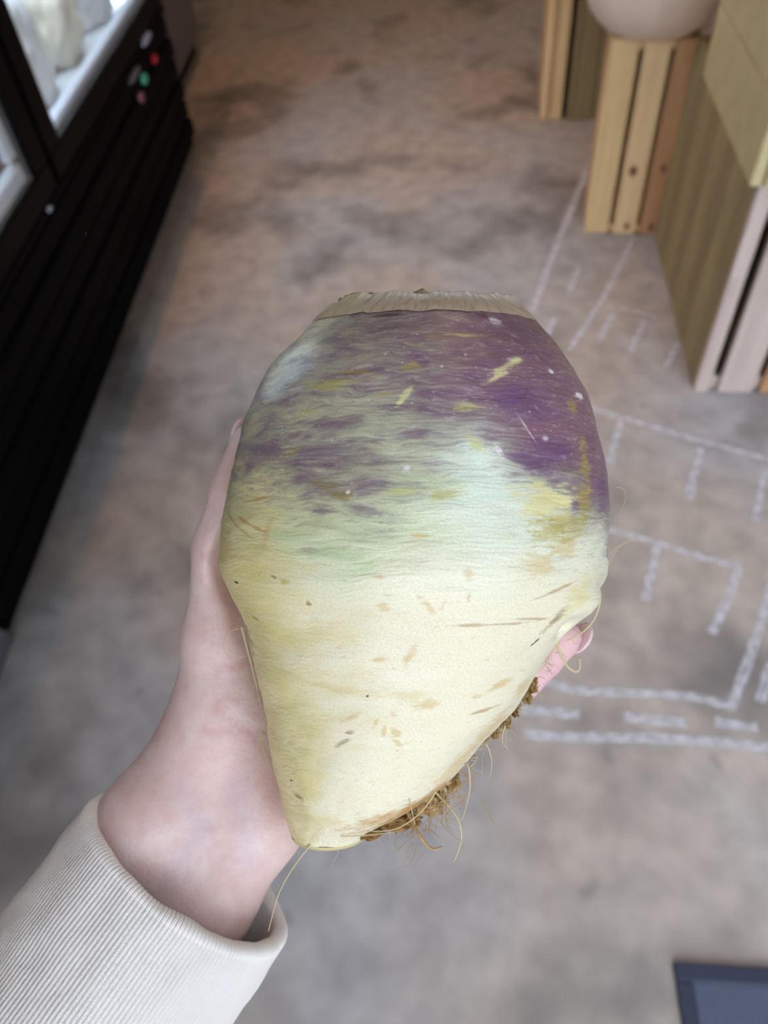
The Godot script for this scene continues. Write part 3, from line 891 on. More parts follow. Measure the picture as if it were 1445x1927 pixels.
# ---------------------------------------------------------------- chalk lines and door mat
func floor_things():
	var t := thing("chalk_drawing", "white chalk line drawing on the concrete floor beside the wooden stands", "chalk drawing")
	var w := 256
	var h := 64
	var grain := noise_bytes(77, 0.16, w, h, 1, 1, 3)
	var soft := noise_bytes(78, 0.03, w, h, 1, 1, 2)
	var im := Image.create(w, h, false, Image.FORMAT_RGBA8)
	for j in h:
		var e := 1.0 - absf(j - 31.5) / 32.0
		for i in w:
			var a := clampf(e * 2.6 - 0.25, 0.0, 1.0) * clampf(0.15 + 0.75 * grain[j * w + i] / 255.0 + 0.5 * (soft[j * w + i] / 255.0 - 0.4), 0.0, 1.0)
			im.set_pixel(i, j, Color(1, 1, 1, a))
	var m := mat(rgb8(226, 226, 234), 0.95)
	m.albedo_texture = ImageTexture.create_from_image(im)
	m.transparency = BaseMaterial3D.TRANSPARENCY_ALPHA
	var rng := RandomNumberGenerator.new()
	rng.seed = 4
	var n := 0
	for s in CHALK:
		var p := []
		for q in s:
			p.append(Vector3(q.x, 0, q.y))
		var path := smooth_path(p, 8)
		var half := 0.0135 + rng.randf() * 0.003
		if n == 4:
			half = 0.008
		var pts := PackedVector3Array()
		var uvs := PackedVector2Array()
		var run := rng.randf()
		for i in path.size():
			var dir := (path[mini(i + 1, path.size() - 1)] - path[maxi(i - 1, 0)]).normalized()
			var side := Vector3(dir.z, 0, -dir.x)
			if i > 0:
				run += path[i].distance_to(path[i - 1]) * 4.0
			var k := half * (1.0 + 0.12 * sin(i * 1.7 + n))
			for e in [[-1.0, 0.0004], [-0.5, 0.0012], [0.5, 0.0012], [1.0, 0.0004]]:
				pts.append(path[i] + side * k * e[0] + Vector3(0, e[1] + n * 0.00002, 0))
				uvs.append(Vector2(run, 0.5 + e[0] * 0.5))
		part("chalk_stroke", grid_mesh(pts, 4, path.size(), false, uvs, PackedColorArray(), true), m, t)
		n += 1
	# door mat
	var mt := thing("door_mat", "dark blue door mat with raised rubber border", "mat", Vector3(0.362, 0, -0.232), deg_to_rad(-2.4))
	var bw := 0.026
	var st := begin()
	var L := 0.90
	var Wd := 0.60
	add_box(st, Vector3(L / 2, 0.005, bw / 2), Vector3(L, 0.010, bw), 0.003)
	add_box(st, Vector3(L / 2, 0.005, Wd - bw / 2), Vector3(L, 0.010, bw), 0.003)
	add_box(st, Vector3(bw / 2, 0.005, Wd / 2), Vector3(bw, 0.010, Wd - 2 * bw), 0.003)
	add_box(st, Vector3(L - bw / 2, 0.005, Wd / 2), Vector3(bw, 0.010, Wd - 2 * bw), 0.003)
	part("rubber_border", finish(st), mat(rgb8(44, 52, 72), 0.6), mt)
	var pile := mat(rgb8(128, 138, 166), 0.95)
	var pb := noise_bytes(81, 0.35, 256, 256, 1, 1, 2)
	var pc := PackedByteArray()
	pc.resize(256 * 256 * 3)
	for k in 256 * 256:
		var v := int(clampf(175.0 + (pb[k] - 128) * 0.7, 0, 255))
		pc[k * 3] = v
		pc[k * 3 + 1] = v
		pc[k * 3 + 2] = v
	pile.albedo_texture = picture(256, 256, pc)
	pile.uv1_triplanar = true
	pile.uv1_scale = Vector3(5, 5, 5)
	part("pile", box(Vector3(L - 2 * bw, 0.007, Wd - 2 * bw), 0.001), pile, mt, Vector3(L / 2, 0.0035, Wd / 2))

# ---------------------------------------------------------------- the swede
const HOLD := Vector3(-0.0081, 1.2396, -0.1567)
var hold_basis := Basis(Vector3(0.99746, -0.06798, -0.02121), Vector3(0.02666, 0.6326, -0.77402), Vector3(0.06603, 0.77149, 0.63281)).orthonormalized()

func from_table(tb: Array, s: float, row: float) -> float:
	# s from -1 (left) to 1 (right), row in table rows
	var x := clampf((s + 1.0) * 4.0, 0.0, 7.999)
	var y := clampf(row, 0.0, tb.size() - 1.001)
	var i := int(x)
	var j := int(y)
	var a: float = lerpf(tb[j][i], tb[j][i + 1], x - i)
	var b: float = lerpf(tb[j + 1][i], tb[j + 1][i + 1], x - i)
	return lerpf(a, b, y - j)

var smooth_profile := PackedVector2Array()

func raw_profile(y: float) -> Vector2:
	for k in PROFILE.size() - 1:
		var a = PROFILE[k]
		var b = PROFILE[k + 1]
		if y <= a[0] and y >= b[0]:
			var t: float = (a[0] - y) / (a[0] - b[0])
			return Vector2(lerpf(a[1], b[1], t), lerpf(a[2], b[2], t))
	var e = PROFILE[0] if y > 0.0 else PROFILE[-1]
	return Vector2(e[1], e[2])

func profile_at(y: float) -> Vector2:
	# (centre, radius) of the swede at a height in its own axes; the outline's corners are rounded off
	if smooth_profile.is_empty():
		for k in 364:
			var yy := -0.0970 + k * 0.0005
			var sum := Vector2.ZERO
			var tot := 0.0
			for q in range(-14, 15):
				var o := q * 0.0005
				var wt := exp(-o * o / (2.0 * 0.0030 * 0.0030))
				var yq := yy + o
				if yq > -0.0969 and yq < 0.084:
					sum += raw_profile(yq) * wt
					tot += wt
			smooth_profile.append(sum / tot if tot > 0.0 else raw_profile(yy))
	var f := clampf((y + 0.0970) / 0.0005, 0.0, 361.99)
	var i := int(f)
	return smooth_profile[i].lerp(smooth_profile[i + 1], f - i)

const V_TOP := 0.0785
const V_LOW := -0.0969
const TW := 1280
const TH := 1024
const SPAN := 112.0

func u_of(phi: float) -> float:
	# degrees round the swede (0 faces front) to the texture's u; the back gets less of it
	if absf(phi) <= SPAN:
		return 0.5 + phi / SPAN * 0.44
	return 0.5 + signf(phi) * (0.44 + (absf(phi) - SPAN) / (180.0 - SPAN) * 0.06)

func phi_of(u: float) -> float:
	var t := (u - 0.5) / 0.44
	if absf(t) <= 1.0:
		return t * SPAN
	return signf(t) * (SPAN + (absf(t) - 1.0) * 0.44 / 0.06 * (180.0 - SPAN))

func swede_skin() -> StandardMaterial3D:
	var streak := noise_bytes(101, 0.045, TW, TH, 6, 1, 5)
	var streak2 := noise_bytes(103, 0.14, TW, TH, 6, 1, 4)
	var blot := noise_bytes(105, 0.012, TW, TH, 2, 1, 4)
	var blot2 := noise_bytes(107, 0.03, TW, TH, 2, 1, 3)
	var fine := noise_bytes(109, 0.22, TW, TH, 1, 1, 2)
	var fleck := noise_bytes(111, 0.11, TW, TH, 1, 1, 2)
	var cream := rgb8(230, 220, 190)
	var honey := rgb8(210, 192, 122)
	var mint := rgb8(192, 208, 162)
	var aqua_sheen := rgb8(202, 222, 206)  # pale green skin with the soft daylight highlight painted in
	var sage := rgb8(148, 139, 122)
	var plum := rgb8(126, 88, 102)
	var violet := rgb8(108, 78, 106)
	var dull := rgb8(128, 113, 114)
	var tan_ := rgb8(206, 178, 132)
	var out := PackedByteArray()
	out.resize(TW * TH * 3)
	var rough := PackedByteArray()
	rough.resize(TW * TH)
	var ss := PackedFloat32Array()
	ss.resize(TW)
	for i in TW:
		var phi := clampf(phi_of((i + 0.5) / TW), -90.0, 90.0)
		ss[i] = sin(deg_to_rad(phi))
	for j in TH:
		var v := (j + 0.5) / TH
		var row0 := v / 0.05
		for i in TW:
			var k := j * TW + i
			var n2 := blot[k] / 255.0 - 0.5
			var kw := clampi(j + int(n2 * 20.0 + (blot2[k] - 128) * 0.03), 0, TH - 1) * TW + i
			var n1 := streak[kw] / 255.0 - 0.5
			var n3 := blot2[k] / 255.0 - 0.5
			var n4 := (streak2[kw] / 255.0 - 0.5) * (0.45 + 1.1 * fleck[k] / 255.0)
			var row := row0 + n2 * 2.0 + n3 * 0.8
			var s := ss[i] + n3 * 0.10
			var c := cream.lerp(honey, clampf(smoothstep(0.1, 1.0, -ss[i] + n2 * 0.6) * 0.85 + n1 * 0.25, 0.0, 1.0))  # yellower left side: skin tone with its warm shading painted in
			var purple := 0.0
			if row < 12.0:
				var g := from_table(GREEN, s, row)
				c = c.lerp(mint.lerp(aqua_sheen, smoothstep(-0.1, 0.35, s + n2 * 0.5)), clampf(g * 0.82 + n1 * 0.35 * g, 0.0, 1.0))  # green turns to the painted highlight tone right of centre
				if row < 11.0:
					var p := from_table(PURPLE, s, row)
					var q := smoothstep(0.08, 0.85, p + n1 * 0.5 + n4 * 0.55 + n3 * 0.45)
					var veil := smoothstep(0.05, 0.6, p + n2 * 0.3)
					c = c.lerp(sage, veil * 0.88 * smoothstep(0.0, 0.14, p))
					var pc := dull.lerp(plum, smoothstep(0.35, 0.8, p))
					pc = pc.lerp(violet, smoothstep(0.0, 0.25, n3) * 0.6)
					purple = q * smoothstep(0.0, 0.14, p)
					c = c.lerp(pc, purple * 0.92)
			# tan wrinkles of the lower half
			var wr := smoothstep(0.16, 0.34, n4 + n3 * 0.25) * (0.10 + 0.20 * smoothstep(0.5, 1.0, v))
			c = c.lerp(tan_, wr)
			# dry scurf near the collar and thin pale scratches along the streaks
			var sc := smoothstep(0.14, 0.36, n4 * -1.0 + (fleck[k] / 255.0 - 0.5) * 0.25) * 0.42 * smoothstep(0.46, 0.3, v)
			c = c.lerp(rgb8(206, 192, 182), sc * purple)
			var f := 0.95 + 0.10 * fine[k] / 255.0
			out[k * 3] = int(clampf(c.r * f, 0, 1) * 255.0)
			out[k * 3 + 1] = int(clampf(c.g * f, 0, 1) * 255.0)
			out[k * 3 + 2] = int(clampf(c.b * f, 0, 1) * 255.0)
			rough[k] = int(clampf(128.0 + n1 * 130.0 + n4 * 110.0 + (fine[k] - 128) * 0.12, 0, 255))
	# single marks: degrees round, share of the height, half sizes, kind, tilt
	var cols := {"o": rgb8(168, 150, 72), "y": rgb8(196, 190, 108), "c": rgb8(216, 206, 150), "t": rgb8(204, 170, 112), "b": rgb8(132, 112, 66), "s": rgb8(214, 194, 140), "l": rgb8(176, 146, 104), "g": rgb8(184, 206, 146), "k": rgb8(44, 38, 30), "r": rgb8(184, 130, 70), "w": rgb8(236, 230, 230), "d": rgb8(82, 58, 66), "p": rgb8(108, 88, 108), "v": rgb8(102, 68, 106)}
	var amount := {"o": 0.62, "y": 0.6, "c": 0.95, "t": 0.55, "b": 0.6, "s": 0.5, "l": 0.7, "g": 0.4, "k": 0.9, "r": 0.6, "w": 0.8, "d": 0.8, "p": 0.55, "v": 0.7}
	for m in MARKS:
		var mc: Color = cols[m[4]]
		var am: float = amount[m[4]]
		var cu := u_of(m[0]) * TW
		var cv: float = m[1] * TH
		var ru := maxf(1.2, m[2] / SPAN * 0.44 * TW)
		var rv := maxf(1.2, m[3] * TH)
		var ca := cos(deg_to_rad(m[5]))
		var sa := sin(deg_to_rad(m[5]))
		var ext := int(maxf(ru, rv) * 1.7) + 2
		for j in range(maxi(0, int(cv) - ext), mini(TH, int(cv) + ext)):
			for i in range(maxi(0, int(cu) - ext), mini(TW, int(cu) + ext)):
				var k := j * TW + i
				var dx := (i - cu) * ca + (j - cv) * sa
				var dy := -(i - cu) * sa + (j - cv) * ca
				var e := sqrt(dx * dx / (ru * ru) + dy * dy / (rv * rv))
				e += (streak2[k] / 255.0 - 0.5) * 0.9 + (blot2[k] / 255.0 - 0.5) * 1.1 + (fleck[k] / 255.0 - 0.5) * 0.45
				var a := smoothstep(1.25, 0.3, e) * am * (0.55 + 0.8 * streak[k] / 255.0)
				if a > 0.0:
					out[k * 3] = int(lerpf(out[k * 3], mc.r * 255.0, a))
					out[k * 3 + 1] = int(lerpf(out[k * 3 + 1], mc.g * 255.0, a))
					out[k * 3 + 2] = int(lerpf(out[k * 3 + 2], mc.b * 255.0, a))
	# sprinkled white nicks on the purple skin and tan pores below
	var rng := RandomNumberGenerator.new()
	rng.seed = 15
	for q in 520:
		var top := q < 330
		var u := rng.randf_range(0.08, 0.92)
		var v := rng.randf_range(0.02, 0.36) if top else rng.randf_range(0.42, 0.97)
		var len := rng.randi_range(1, 4) if top else rng.randi_range(2, 9)
		var col: Color = rgb8(224, 214, 214) if top else cols["l"]
		var a := rng.randf_range(0.25, 0.8) if top else rng.randf_range(0.1, 0.45)
		for d in len:
			var i := clampi(int(u * TW) + d, 0, TW - 1)
			var j := clampi(int(v * TH + d * rng.randf_range(-0.5, 0.5)), 0, TH - 2)
			for jj in [0, 1]:
				var k: int = (j + jj) * TW + i
				out[k * 3] = int(lerpf(out[k * 3], col.r * 255.0, a))
				out[k * 3 + 1] = int(lerpf(out[k * 3 + 1], col.g * 255.0, a))
				out[k * 3 + 2] = int(lerpf(out[k * 3 + 2], col.b * 255.0, a))
	var m := mat(Color.WHITE, 0.42)
	m.albedo_texture = picture(TW, TH, out)
	m.heightmap_enabled = true
	m.heightmap_texture = gray_picture(TW, TH, rough)
	m.heightmap_scale = 0.04
	m.clearcoat_enabled = true
	m.clearcoat = 0.35
	m.clearcoat_roughness = 0.3
	m.subsurf_scatter_enabled = true
	m.subsurf_scatter_strength = 0.06
	return m

# lumps and dents of the skin: degrees round, height, spread in degrees, spread in metres, how far out
var LUMPS := [[63.0, -0.0165, 9.0, 0.006, 0.0035], [58.0, -0.023, 4.5, 0.003, -0.006], [-78.0, -0.010, 6.0, 0.014, -0.0022], [-80.0, -0.045, 6.0, 0.02, -0.0018], [75.0, -0.045, 7.0, 0.025, -0.0025], [40.0, 0.055, 25.0, 0.02, 0.0012], [-20.0, -0.05, 30.0, 0.012, -0.0010], [78.0, -0.008, 7.0, 0.006, 0.0018], [15.0, -0.052, 14.0, 0.004, -0.0008]]

func swede_point(phi: float, y: float, n: FastNoiseLite) -> Vector3:
	var p := profile_at(y)
	var a := deg_to_rad(phi)
	var r := p.y
	for l in LUMPS:
		var da: float = wrapf(phi - l[0], -180.0, 180.0) / l[2]
		var dy: float = (y - l[1]) / l[3]
		r += l[4] * exp(-da * da - dy * dy)
	var q := Vector3(sin(a) * 0.06, y, cos(a) * 0.06)
	r += n.get_noise_3d(q.x * 22.0, q.y * 60.0, q.z * 22.0) * 0.0008 + n.get_noise_3d(q.x * 60.0, q.y * 320.0, q.z * 60.0) * 0.00022
	return Vector3(p.x + sin(a) * r, y, cos(a) * r * 0.97)

func swede():
	var t := thing("swede", "large purple-topped swede with cream lower half held up in the hand", "swede")
	t.transform = Transform3D(hold_basis, HOLD)
	var n := noise(31, 1.0, 3)
	# body
	var nu := 240
	var nv := 190
	var pts := PackedVector3Array()
	var uvs := PackedVector2Array()
	for j in nv:
		var y := lerpf(V_TOP, V_LOW, float(j) / (nv - 1))
		for i in nu + 1:
			var phi := -180.0 + 360.0 * i / nu
			var yy := minf(y, 0.0763 - 0.005 * cos(deg_to_rad(phi)))
			pts.append(swede_point(phi, yy, n))
			uvs.append(Vector2(u_of(phi), (V_TOP - yy) / (V_TOP - V_LOW)))
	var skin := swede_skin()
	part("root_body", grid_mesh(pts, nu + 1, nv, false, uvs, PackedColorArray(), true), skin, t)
	# flat cut at the root end
	var cut := PackedVector3Array()
	var end := profile_at(V_LOW)
	for r in [1.0, 0.97, 0.6, 0.0]:
		for i in 48:
			var a := TAU * i / 48
			cut.append(Vector3(end.x + sin(a) * end.y * r, V_LOW - (0.0012 if r < 0.99 else 0.0), cos(a) * end.y * r * 0.97))
	part("root_cut", grid_mesh(cut, 48, 4, true, PackedVector2Array(), PackedColorArray(), true), mat(rgb8(204, 186, 132), 0.6), t)
	crown(t, n)
	roots(t)

func crown(t: Node3D, n: FastNoiseLite):
	# trimmed leaf collar: ribbed corky band, pale torn rim and a sunken cut top
	var nu := 360
	# rows: height above the collar's foot, how far in towards the top (0 foot, 1 rim), paleness, or a radius on the cut top
	var prof := [[0.0, 0.0, 0.0, 0.0], [0.0015, 0.12, 0.0, 0.0], [0.003, 0.30, 0.05, 0.0], [0.0045, 0.5, 0.12, 0.0], [0.0058, 0.66, 0.35, 0.0], [0.0070, 0.82, 0.9, 0.0], [0.0080, 0.94, 1.0, 0.0], [0.0085, 1.0, 0.9, 0.0], [0.0085, 0.0, 0.5, 0.0292], [0.0076, 0.0, 0.2, 0.026], [0.0080, 0.0, 0.1, 0.018], [0.0076, 0.0, 0.1, 0.009], [0.0080, 0.0, 0.1, 0.0]]
	var cork := Color(0.47, 0.36, 0.25)
	var pale := Color(0.76, 0.73, 0.66)
	var brown := Color(0.26, 0.16, 0.07)
	var pts := PackedVector3Array()
	var cols := PackedColorArray()
	var nn := noise(37, 1.0, 3)
	for p in prof:
		for i in nu:
			var a := TAU * i / nu
			var rib := nn.get_noise_2d(i * 1.0, 3.0) * 0.00022 + 0.00034 * sin(a * 110.0 + 5.0 * nn.get_noise_2d(a * 9.0, 1.0)) * float(p[2])
			var bump := nn.get_noise_2d(cos(a) * 2.2 + 7.0, sin(a) * 2.2) * 0.0012
			# a broken notch on the left shoulder
			bump -= 0.0022 * exp(-pow(wrapf(a - deg_to_rad(-72.0), -PI, PI) / 0.22, 2.0))
			var foot := 0.0753 - 0.0050 * cos(a) + nn.get_noise_2d(cos(a) * 5.0, sin(a) * 5.0 + 3.0) * 0.0007
			var y: float = foot + p[0] + bump * smoothstep(0.002, 0.008, p[0])
			var r: float = p[3]
			if p[3] == 0.0 and p[1] < 1.01 and p != prof[-1]:
				r = lerpf(profile_at(foot).y + 0.0004, 0.0312, p[1]) + rib * smoothstep(0.0, 0.003, p[0])
			pts.append(Vector3(0.0038 + sin(a) * r, y, cos(a) * r * 0.97))
			var c := cork.lerp(pale, float(p[2]) * clampf(0.7 + 0.9 * nn.get_noise_2d(i * 0.9, 9.0), 0.0, 1.0))
			c = c.lerp(brown, smoothstep(0.05, 0.45, nn.get_noise_2d(i * 2.3, p[0] * 700.0)) * 0.45)
			c = c.lerp(Color(0.52, 0.46, 0.24), 0.5 * smoothstep(0.35, 0.8, -sin(a) + 0.4 * nn.get_noise_2d(i * 0.7, p[0] * 500.0)))
			if p[3] > 0.0 and p[3] < 0.029:
				c = brown.lerp(cork, 0.4 + 0.5 * nn.get_noise_2d(cos(a) * r * 900.0, sin(a) * r * 900.0))
			cols.append(c)
	var m := mat(Color.WHITE, 0.85)
	m.vertex_color_use_as_albedo = true
	part("cut_crown", grid_mesh(pts, nu, prof.size(), true, PackedVector2Array(), cols, false), m, t)
	# dry leaf-scar scales standing on the far rim
	var sm := mat(rgb8(168, 132, 74), 0.7)
	for q in [[-0.002, 0.0862, -0.012, 0.010, 0.0020], [-0.016, 0.0838, 0.002, 0.007, 0.0018], [-0.010, 0.0852, -0.006, 0.007, 0.0022], [0.004, 0.0872, -0.018, 0.005, 0.0018]]:
		part("leaf_scar", lump(Vector3(q[3], q[4], 0.004), int(q[3] * 9000), 0.5), sm, t, Vector3(q[0], q[1], q[2]))

func roots(t: Node3D):
	var straw := mat(rgb8(204, 186, 142), 0.7)
	var dry := mat(rgb8(186, 150, 100), 0.8)
	var grey := mat(rgb8(190, 174, 148), 0.85)
	for s in ROOTLETS:
		var p := []
		for q in range(1, s.size()):
			p.append(s[q])
		var st := begin()
		add_tube(st, smooth_path(p, 7), s[0] * 0.0007, s[0] * 0.00028, 6)
		part("rootlet", finish(st), dry if s[0] > 0.9 else straw, t)
	# matted fine roots in the furrow on the right, at the tip and along the left furrow
	var rng := RandomNumberGenerator.new()
	rng.seed = 8
	var right := smooth_path([Vector3(0.047, -0.034, 0.006), Vector3(0.040, -0.046, 0.006), Vector3(0.030, -0.058, 0.006), Vector3(0.020, -0.068, 0.005), Vector3(0.010, -0.079, 0.006), Vector3(-0.002, -0.089, 0.006), Vector3(-0.016, -0.096, 0.004)], 8)
	var left := smooth_path([Vector3(-0.065, 0.004, 0.002), Vector3(-0.062, -0.012, 0.002), Vector3(-0.056, -0.028, 0.001), Vector3(-0.052, -0.045, 0.0), Vector3(-0.050, -0.062, 0.0), Vector3(-0.047, -0.075, 0.0)], 8)
	for which in 3:
		var st := begin()
		var count: int = [190, 60, 110][which]
		for q in count:
			var path := left if which == 1 else right
			var f := pow(rng.randf(), 0.75) if which != 2 else rng.randf_range(0.55, 0.88)
			var i := clampi(int(f * (path.size() - 1)), 1, path.size() - 2)
			var o := path[i] + Vector3(rng.randfn() * 0.0012, rng.randfn() * 0.0016, rng.randf_range(-0.012, 0.006))
			var along := (path[i + 1] - path[i - 1]).normalized() * (1.0 if rng.randf() < 0.7 else -1.0)
			var outward := Vector3(0.6, -0.7, 0.1) if which != 1 else Vector3(-0.9, -0.3, 0.1)
			var len := rng.randf_range(0.003, 0.009) * (0.6 + 0.7 * f)
			if which == 2:
				len *= 1.1
				o += Vector3(rng.randfn() * 0.002, -0.001 + rng.randfn() * 0.002, rng.randf_range(0.0, 0.012))
			if which == 1:
				len *= 0.5
			var d1 := (along * rng.randf_range(0.2, 1.0) + outward * rng.randf_range(0.05, 0.5) + Vector3(rng.randfn(), rng.randfn(), rng.randfn()) * 0.35).normalized()
			var d2 := (d1 + Vector3(rng.randfn(), rng.randfn() - 0.5, rng.randfn()) * 0.7).normalized()
			var d3 := (d2 + Vector3(rng.randfn(), rng.randfn() - 0.4, rng.randfn()) * 0.8).normalized()
			var pth := smooth_path([o, o + d1 * len * 0.4, o + (d1 + d2) * len * 0.4, o + (d1 + d2 + d3) * len * 0.38], 3)
			var r := rng.randf_range(0.00006, 0.00016) * (1.7 if rng.randf() < 0.12 else 1.0)
			add_tube(st, pth, r, r * 0.5, 4)
		var o2 := part("root_hair", finish(st), [grey, straw, dry][which], t)
		o2.set_meta("kind", "stuff")
	# corky torn tissue at the tip and in the furrow
	var cork := mat(rgb8(168, 132, 80), 0.9)
	var cork2 := mat(rgb8(190, 160, 112), 0.9)
	var sd := 60
	for q in [[Vector3(0.004, -0.0838, 0.006), Vector3(0.006, 0.004, 0.007)], [Vector3(-0.005, -0.0900, 0.006), Vector3(0.006, 0.003, 0.006)], [Vector3(0.011, -0.0775, 0.004), Vector3(0.004, 0.0045, 0.007)], [Vector3(-0.016, -0.0942, 0.006), Vector3(0.005, 0.0016, 0.005)]]:
		part("torn_tissue", lump(q[1], sd, 0.75), cork if sd % 2 else cork2, t, q[0])
		sd += 1
	for k in 15:
		var f := float(k) / 14.0
		var o := right[clampi(int((0.18 + f * 0.50) * (right.size() - 1)), 0, right.size() - 1)]
		var sz := Vector3(rng.randf_range(0.0008, 0.0018), rng.randf_range(0.0016, 0.0032), rng.randf_range(0.003, 0.006))
		part("torn_tissue", lump(sz, sd + k, 0.8), [cork, cork2, straw][k % 3], t, o + Vector3(-0.0006, 0.0002, rng.randf_range(-0.004, 0.002)))
	# dried ridge along the left furrow
	var st := begin()
	for k in 3:
		var ridge := PackedVector3Array()
		for q in left.size():
			ridge.append(left[q] + Vector3(0.0009 + 0.0004 * k + rng.randfn() * 0.0003, 0, -0.002 + 0.002 * k))
		add_tube(st, ridge, 0.0007 - 0.0001 * k, 0.0004, 5)
	part("dried_ridge", finish(st), cork2, t)

# ---------------------------------------------------------------- the hand, arm and sleeve
var bones := []

func bone(a: Vector3, ra: float, b: Vector3, rb: float, k := 0.004):
	bones.append([a, ra, b, rb, k])

func round_it(y: float, ang: float, off: float) -> Vector3:
	# a point beside the swede: height, degrees round (90 right, 180 behind), distance off its skin
	var p := profile_at(y)
	var a := deg_to_rad(ang)
	return Vector3(p.x + sin(a) * (p.y + off), y, cos(a) * (p.y * 0.97 + off))

func person():
	var t := thing("person", "left hand and forearm in a cream ribbed sleeve holding up the swede", "person")
	t.transform = Transform3D(hold_basis, HOLD)
	var fl := Vector3(-0.1265, -0.1508, -0.010)
	var fr := Vector3(-0.1096, -0.1753, -0.010)
	var wl := Vector3(-0.0925, -0.1045, -0.021)
	var wr := Vector3(-0.0792, -0.1299, -0.021)
	bone(fl, 0.0200, wl, 0.0195, 0.012)
	bone(fr, 0.0200, wr, 0.0200, 0.012)
	var heel := Vector3(-0.0680, -0.0583, -0.031)
	var hypo := Vector3(-0.0595, -0.1023, -0.030)
	var carp := Vector3(-0.0685, -0.0922, -0.035)
	bone(wl, 0.0195, heel, 0.0180, 0.010)
	bone(wr, 0.0200, hypo, 0.0200, 0.012)
	bone(wl, 0.019, carp, 0.019, 0.012)
	# thumb
	var cmc := Vector3(-0.0715, -0.0794, -0.034)
	var tm := Vector3(-0.0700, -0.035, -0.028)
	var ti := Vector3(-0.0682, -0.001, -0.0205)
	var tt := Vector3(-0.0575, 0.0365, -0.0165)
	bone(cmc, 0.0200, tm, 0.0146, 0.008)
	bone(tm, 0.0146, ti, 0.0112, 0.005)
	bone(ti, 0.0112, ti.lerp(tt, 0.55), 0.0102, 0.004)
	bone(ti.lerp(tt, 0.55), 0.0102, tt, 0.0082, 0.004)
	# palm and fingers: height, degrees round, radius at knuckle, two joints and tip
	var tips := [[tt, (tt - ti).normalized(), Vector3(-0.85, 0.0, -0.5)]]
	var fingers := [
		[[-0.010, 208.0, 0.0125], [0.016, 176.0, 0.0098], [0.032, 153.0, 0.0086], [0.043, 138.0, 0.0074]],
		[[-0.025, 206.0, 0.0125], [-0.006, 170.0, 0.0100], [0.010, 145.0, 0.0088], [0.021, 128.0, 0.0076]],
		[[-0.046, 206.0, 0.0120], [-0.033, 166.0, 0.0096], [-0.018, 140.0, 0.0085], [-0.008, 122.0, 0.0074]],
		[[-0.070, 205.0, 0.0110], [-0.060, 162.0, 0.0088], [-0.0490, 113.0, 0.0080], [-0.0320, 99.0, 0.0071]]]
	var mcps := []
	for f in fingers:
		var j := []
		for q in f:
			j.append(round_it(q[0], q[1], q[2] - 0.0008))
		mcps.append(j[0])
		bone(carp, 0.0170, j[0], f[0][2] + 0.001, 0.010)
		for s in 3:
			# a middle point keeps each finger bone clear of the round side
			var a: Array = f[s]
			var b: Array = f[s + 1]
			var rm: float = (a[2] + b[2]) / 2.0
			var mid := round_it((a[0] + b[0]) / 2.0, (a[1] + b[1]) / 2.0, rm - 0.0008)
			mid = mid.lerp((j[s] + j[s + 1]) / 2.0, 0.5)
			bone(j[s], a[2], mid, rm, 0.002)
			bone(mid, rm, j[s + 1], b[2], 0.002)
		tips.append([j[3], (j[3] - j[2]).normalized(), (j[3] - Vector3(profile_at(j[3].y).x, j[3].y, 0)).normalized()])
	for q in 3:
		bone(mcps[q], 0.0125, mcps[q + 1], 0.0120, 0.006)
	bone(hypo, 0.0185, mcps[3], 0.0125, 0.010)
	bone(tm, 0.0120, mcps[0], 0.0110, 0.008)
	bone(cmc, 0.0170, mcps[1], 0.0120, 0.010)
	var arm := part("arm", skin_mesh(), skin_material(), t)
	arm.set_meta("label", "bare pale hand, wrist and forearm")
	# nails
	var nm := mat(rgb8(222, 190, 192), 0.25)
	for q in tips:
		var f: Vector3 = q[1]
		var up: Vector3 = (q[2] - f * q[2].dot(f)).normalized()
		var side := f.cross(up)
		var nail := lathe([[0.0, 1.0], [0.35, 0.95], [0.7, 0.72], [0.92, 0.40], [1.0, 0.0], [0.9, -0.3], [0.0, -0.4]], 20)
		part("fingernail", nail, nm, arm, q[0] + up * 0.0060 + f * 0.0022, Basis(side * 0.0052, up * 0.0022, f * 0.0066))
	sleeve(t)

